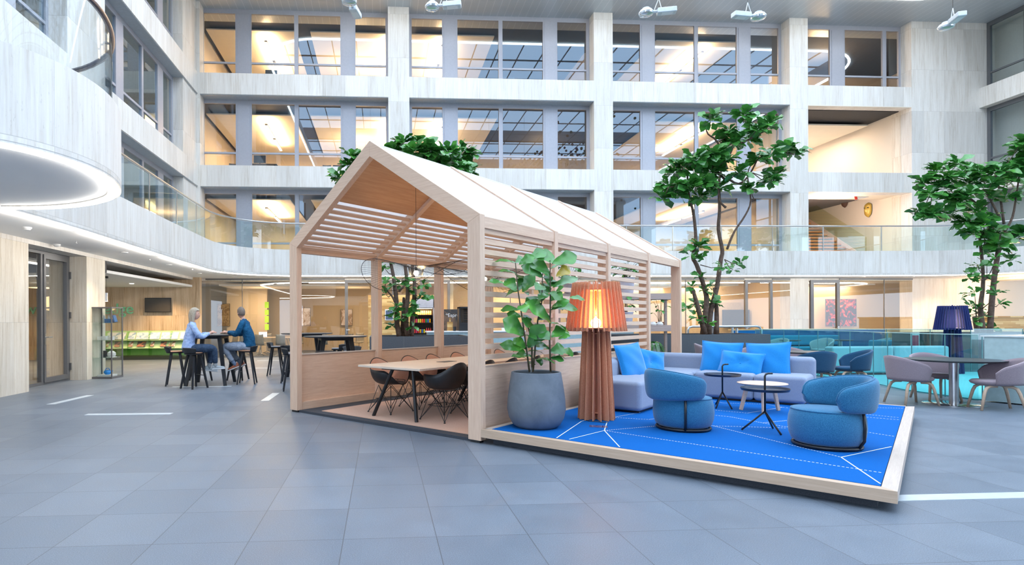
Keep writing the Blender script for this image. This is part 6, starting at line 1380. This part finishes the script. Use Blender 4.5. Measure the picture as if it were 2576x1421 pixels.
# ---------------------------------------------------------------- plant rack behind the pavilion
RW = wood('greyed_oak', (.36,.28,.25), (.50,.41,.38), 'x', .6)
t = thing('plant_rack', 'wooden plant rack standing behind the far end of the pavilion', 'rack', (0,13.9,0))
for x in (4.35, 5.6, 7.25):
    for y in (0, .42): MB().box(x-.03,x+.03,y-.03,y+.03,0,2.06).build('upright', RW, t)
for z in (.40, 1.19, 1.98): MB().box(4.3,7.3,-.05,.47,z-.075,z+.075).build('shelf', RW, t)
PW = plain('white_planter', (.70,.70,.71), .5); PL = plain('lavender_pot', (.52,.50,.58), .5)
def pot(label, x, y, z, r, h, mat=None, kind='broad', n_=26, top=None, seed=1, grp=None):
    t = thing('plant_pot', label, 'pot', (x, y, z), 0, grp)
    MB().lathe([(.001,0),(r*.78,0),(r*.8,.01),(r*.97,h-.03),(r,h-.03),(r,h),(r*.9,h),(r*.86,h-.04),(.001,h-.04)], 28).build('pot', mat or PW, t, smooth=True)
    MB().disc((0,0,h-.05), r*.86, .015, 20).build('soil', M['soil'], t)
    g = thing({'broad':'leafy_plant','spider':'spider_plant','arum':'arum_plant'}[kind], label.replace('pot', 'plant in the pot') if False else {'broad':'bushy plant in the ','spider':'spider plant in the ','arum':'tall slender plant in the '}[kind]+label, 'plant', (x, y, z+h-.04), 0)
    rl = random.Random(seed); m = MB(); s = MB()
    for k in range(n_):
        a = rl.uniform(0, 2*pi)
        if kind == 'spider':
            L_ = rl.uniform(.22,.36); P_ = [(cos(a)*L_*q, sin(a)*L_*q, .03+L_*1.1*q-L_*1.9*q*q) for q in (0,.25,.5,.75,1)]
            for i in range(4): leafw = (.012,.016,.014,.009,.002); b = len(m.v); sx, sy = -sin(a), cos(a); m.add([(P_[i][0]-sx*leafw[i],P_[i][1]-sy*leafw[i],P_[i][2]),(P_[i][0]+sx*leafw[i],P_[i][1]+sy*leafw[i],P_[i][2]),(P_[i+1][0]+sx*leafw[i+1],P_[i+1][1]+sy*leafw[i+1],P_[i+1][2]),(P_[i+1][0]-sx*leafw[i+1],P_[i+1][1]-sy*leafw[i+1],P_[i+1][2])],[(0,1,2,3)])
        else:
            H_ = rl.uniform(.12,.45) if kind == 'broad' else rl.uniform(.25,.62); R_ = rl.uniform(.05,.30) if kind == 'broad' else rl.uniform(.03,.22)
            b = Vector((cos(a)*R_, sin(a)*R_, H_)); s.tube([(cos(a)*.03,sin(a)*.03,.0), b*.55+Vector((0,0,H_*.15)), b], .004, 5)
            L_ = rl.uniform(.14,.24); leaf(m, b, b+Vector((cos(a),sin(a),rl.uniform(-.5,.2))).normalized()*L_, L_*(.62 if kind == 'broad' else .36), (0,0,1), .2, .1, rl.uniform(-.4,.4))
    if s.v: s.build('stem', M['stem'], g, smooth='all')
    m.build('leaves', M['leaf'], g, smooth='all')
pot('white pot on the bottom rack shelf beside the last post', 6.80, 14.05, .475, .17, .34, kind='spider', n_=90, seed=2)
pot('round brown bowl on the middle shelf', 7.0, 14.1, 1.265, .10, .08, plain('brown_bowl', (.25,.10,.05), .6), kind='arum', n_=13, seed=3)
pot('lavender cylinder pot on the top shelf, behind the lamp shade', 6.15, 14.1, 2.055, .19, .40, PL, n_=46, seed=4)
pot('lavender pot on the middle rack shelf, behind the lamp shade', 6.1, 14.1, 1.265, .20, .34, PL, n_=40, seed=5)
pot('lavender grey pot on the top rack shelf, behind the fig leaves', 4.7, 14.1, 2.055, .17, .30, PL, n_=36, seed=6)
pot('lavender grey pot on the middle rack shelf, behind the fig leaves', 4.75, 14.1, 1.265, .17, .30, PL, n_=30, seed=7)
for k in range(3):
    o = MB().lathe([(.001,0),(.075,0),(.085,.03),(.05,.08),(.001,.085)],16).build('white_bowl', M['white'], loc=(6.58+.17*k,13.96,1.267), smooth=True); tag(o, 'small white upturned bowl on the middle rack shelf by the last post', 'bowl', 'upturned bowls on the plant rack'); o['label'] = 'small white upturned bowl on the middle rack shelf, %s from the last post' % ORD[2-k]

# ---------------------------------------------------------------- hanging floodlights
GS = plain('floodlight_housing', (.62,.67,.70), .4, .2)
n = NT('prismatic_glass'); p = n.pbr((.75,.8,.85,1), .08, .6); M['prism'] = n.m
def flood(label, x, y, z, rz):
    t = thing('hanging_floodlight', label, 'floodlight', (x, y, z), rz)
    MB().box(-.08,.34,-.09,.09,-.07,.05).build('ballast_box', GS, t, bevel=.02); MB().box(.02,.26,-.06,.06,-.075,-.07).build('label_plate', M['white'], t); MB().tube([(-.08,0,0),(-.17,0,.0)], .035, 10).build('arm', GS, t, smooth=True)
    MB().lathe([(.001,.10),(.08,.10),(.085,.06),(.13,.05),(.165,.0),(.168,-.02)][::-1], 28, (-.32,0,0)).build('dome', GS, t, smooth=True); MB().lathe([(.165,-.02),(.155,-.05),(.10,-.075),(.001,-.08)][::-1], 24, (-.32,0,0)).build('lens', M['prism'], t, smooth=True)
    MB().tube([(.02,0,.05),(-.04,0,.30)], .009, 6).tube([(-.14,0,.04),(-.04,0,.30)], .009, 6).build('hanger', M['white'], t)
    MB().tube([(-.04,0,.30),(-.04,0,15.3-z)], .005, 5).build('cable', M['black'], t)
flood('hanging floodlight seen end-on with its glass dome lowest', -.59, 13.0, 8.42, radians(75))
flood('hanging floodlight with its dome on the pillar side, above the first wide pillar', 1.50, 13.0, 8.56, radians(-12))
flood('hanging floodlight whose dome points to the wide pillar, above the third bay', 6.50, 13.0, 8.56, radians(-14))
flood('hanging floodlight whose dome points to the stair side, above the third bay', 8.56, 13.0, 8.52, radians(186))
flood('hanging floodlight seen end-on in front of the blank travertine wall', 13.72, 13.0, 8.55, radians(-110))

# coloured ball sculpture over the court (seen mirrored in the windows)
rb = random.Random(9); cols_ = [(.03,.10,.16),(.04,.16,.10),(.10,.04,.12),(.16,.15,.05),(.03,.05,.18),(.20,.16,.10)]
n = NT('ball_colours'); wn = n.new('TexWhiteNoise', iVector=n.new('VectorMath', operation='SNAP', i0=n.world(), i1=(.32,.32,.32)).outputs[0]); n.pbr(n.ramp(wn.outputs['Value'], [(i/5, c) for i, c in enumerate(cols_)]), .7)
m = MB()
for i in range(620):
    u, v = rb.gauss(0,1), rb.gauss(0,1); x = 9.5+3.4*u; y = 9.0+2.4*v; z = 11.2+.8*sin(x*.6)+.9*cos(y*.8)+rb.uniform(-.8,.8)
    m.ball((round(x/.32)*.32+.16, round(y/.32)*.32+.16, round(z/.32)*.32+.16), .085, 4)
o = m.build('ball_cloud', n.m, smooth='all'); tag(o, 'cloud of small dark coloured balls mirrored in the upper windows', 'sculpture', kind='stuff')

# stairs and masks in the loggias
t = thing('open_staircase', 'open staircase with orange wooden treads and glass side behind the gallery balustrade', 'stairs', (0,0,0))
for k in range(18): MB().box(18.6,21.3,24.4+.27*k,24.70+.27*k,4.10+.185*k,4.15+.185*k).build('tread', plain('orange_tread', (.52,.22,.06), .5) if k == 0 else bpy.data.materials['orange_tread'], t)
for x in (21.32, 18.5): MB().add([(x,24.3,3.92),(x,29.3,7.34),(x,29.3,7.62),(x,24.3,4.20),(x+.05,24.3,3.92),(x+.05,29.3,7.34),(x+.05,29.3,7.62),(x+.05,24.3,4.20)], [(0,1,2,3),(7,6,5,4),(0,4,5,1),(3,2,6,7),(0,3,7,4),(1,5,6,2)]).build('stringer', M['oak_pale'], t)
MB().add([(21.40,24.2,4.1),(21.40,29.3,7.6),(21.40,29.3,8.5),(21.40,24.2,5.0)], [(0,1,2,3)]).build('glass_side', glass('stair_glass', (.85,.88,.70), 1.5, .05), t)
def mask(label, x, y, z, mat, em):
    t = thing('wall_mask', label, 'mask', (x, y, z), radians(-90))
    def f(u, v):
        a = (u-.5)*pi*.96; zz = (v-.5)*2; w_ = .19*(1-.45*max(0,-zz)**2-.12*max(0,zz)**4)*max(.02,(1-abs(zz)**6)); X = sin(a)*w_; Y = -cos(a)*.13*max(.03,(1-abs(zz)**5)); Z = zz*.34
        Y -= .06*math.exp(-(a/.22)**2)*math.exp(-((zz+.05)/.28)**2); Y += .03*math.exp(-((abs(a)-.6)/.25)**2)*math.exp(-((zz-.28)/.13)**2)
        return (X, Y-.01, Z)
    MB().grid(f, 22, 22).build('face', mat, t, smooth='all'); MB().ball((-.085,-.105,.10), .04, 8, .6).ball((.085,-.105,.10), .04, 8, .6).build('eye', em, t, smooth='all')
mask('gold mask with dark eyes on the white wall above the staircase', 22.36, 25.17, 6.40, plain('gold_mask', (.62,.42,.08), .4, .2), M['dark']); mask('dark brown wooden mask above the staircase, partly hidden by the opening edge', 22.36, 26.5, 7.10, plain('brown_mask', (.10,.05,.035), .6), M['black'])
t = thing('exit_sign', 'small white and red hanging sign in the lower stair opening', 'sign', (21.0,24.0,6.86)); MB().cb((0,0,-.12),(.62,.03,.16),M=Matrix.Rotation(radians(-12),3,'Y')).build('board', M['white'], t); MB().cb((-.27,-.02,-.175),(.12,.012,.15),M=Matrix.Rotation(radians(-12),3,'Y')).build('red_field', plain('sign_red', (.6,.03,.02), .5), t); MB().tube([(.2,0,-.05),(.2,0,.0)], .006, 5).build('hanger', M['steel'], t)
# desks and chairs glimpsed at the office windows
def desk_set(x, y, z, label):
    t = thing('office_desk', label, 'desk', (x, y, z-.35)); MB().box(-.8,.8,-.4,.4,.72,.75).build('desktop', M['black'], t)
    for s_ in (-1,1): MB().box(s_*.7-.03,s_*.7+.03,-.35,.35,0,.72).build('leg', M['black'], t)
    o = thing('monitor', label.replace('desk', 'monitor on the desk'), 'monitor', (x, y, z-.35+.75)); MB().cb((0,.1,.32),(.5,.03,.32)).build('screen', M['blackp'], o); MB().tube([(0,.12,0),(0,.12,.3)], .02, 6).cb((0,.12,.006),(.2,.16,.012)).build('stand', M['black'], o)
    c = swivel('office_chair', label.replace('desk', 'chair at the desk'), (x-1.1, y-.1, z-.35), radians(0), sg)
desk_set(-4.6, 24.6, 11.16, 'black desk at the top storey window in the corner bay'); desk_set(-5.1, 24.6, 7.54, 'black desk at the second storey window in the corner bay')
desk_set(-1.2, 24.7, 7.54, 'black desk at the second storey window before the first wide pillar'); desk_set(5.6, 24.8, 11.16, 'black desk at the top storey window in the second bay')
t = thing('wall_posters', 'row of photo posters lettered on the top corner office wall', 'poster', (21.6, 28.36, 12.35))
MB().box(-.6,1.0,-.02,0,-.5,.5).build('poster', blob_mat('poster_print', (.10,.05,.04), [(.45,.12,.08),(.6,.35,.25)], 3, 4), t)
"""office post and mullion details end"""
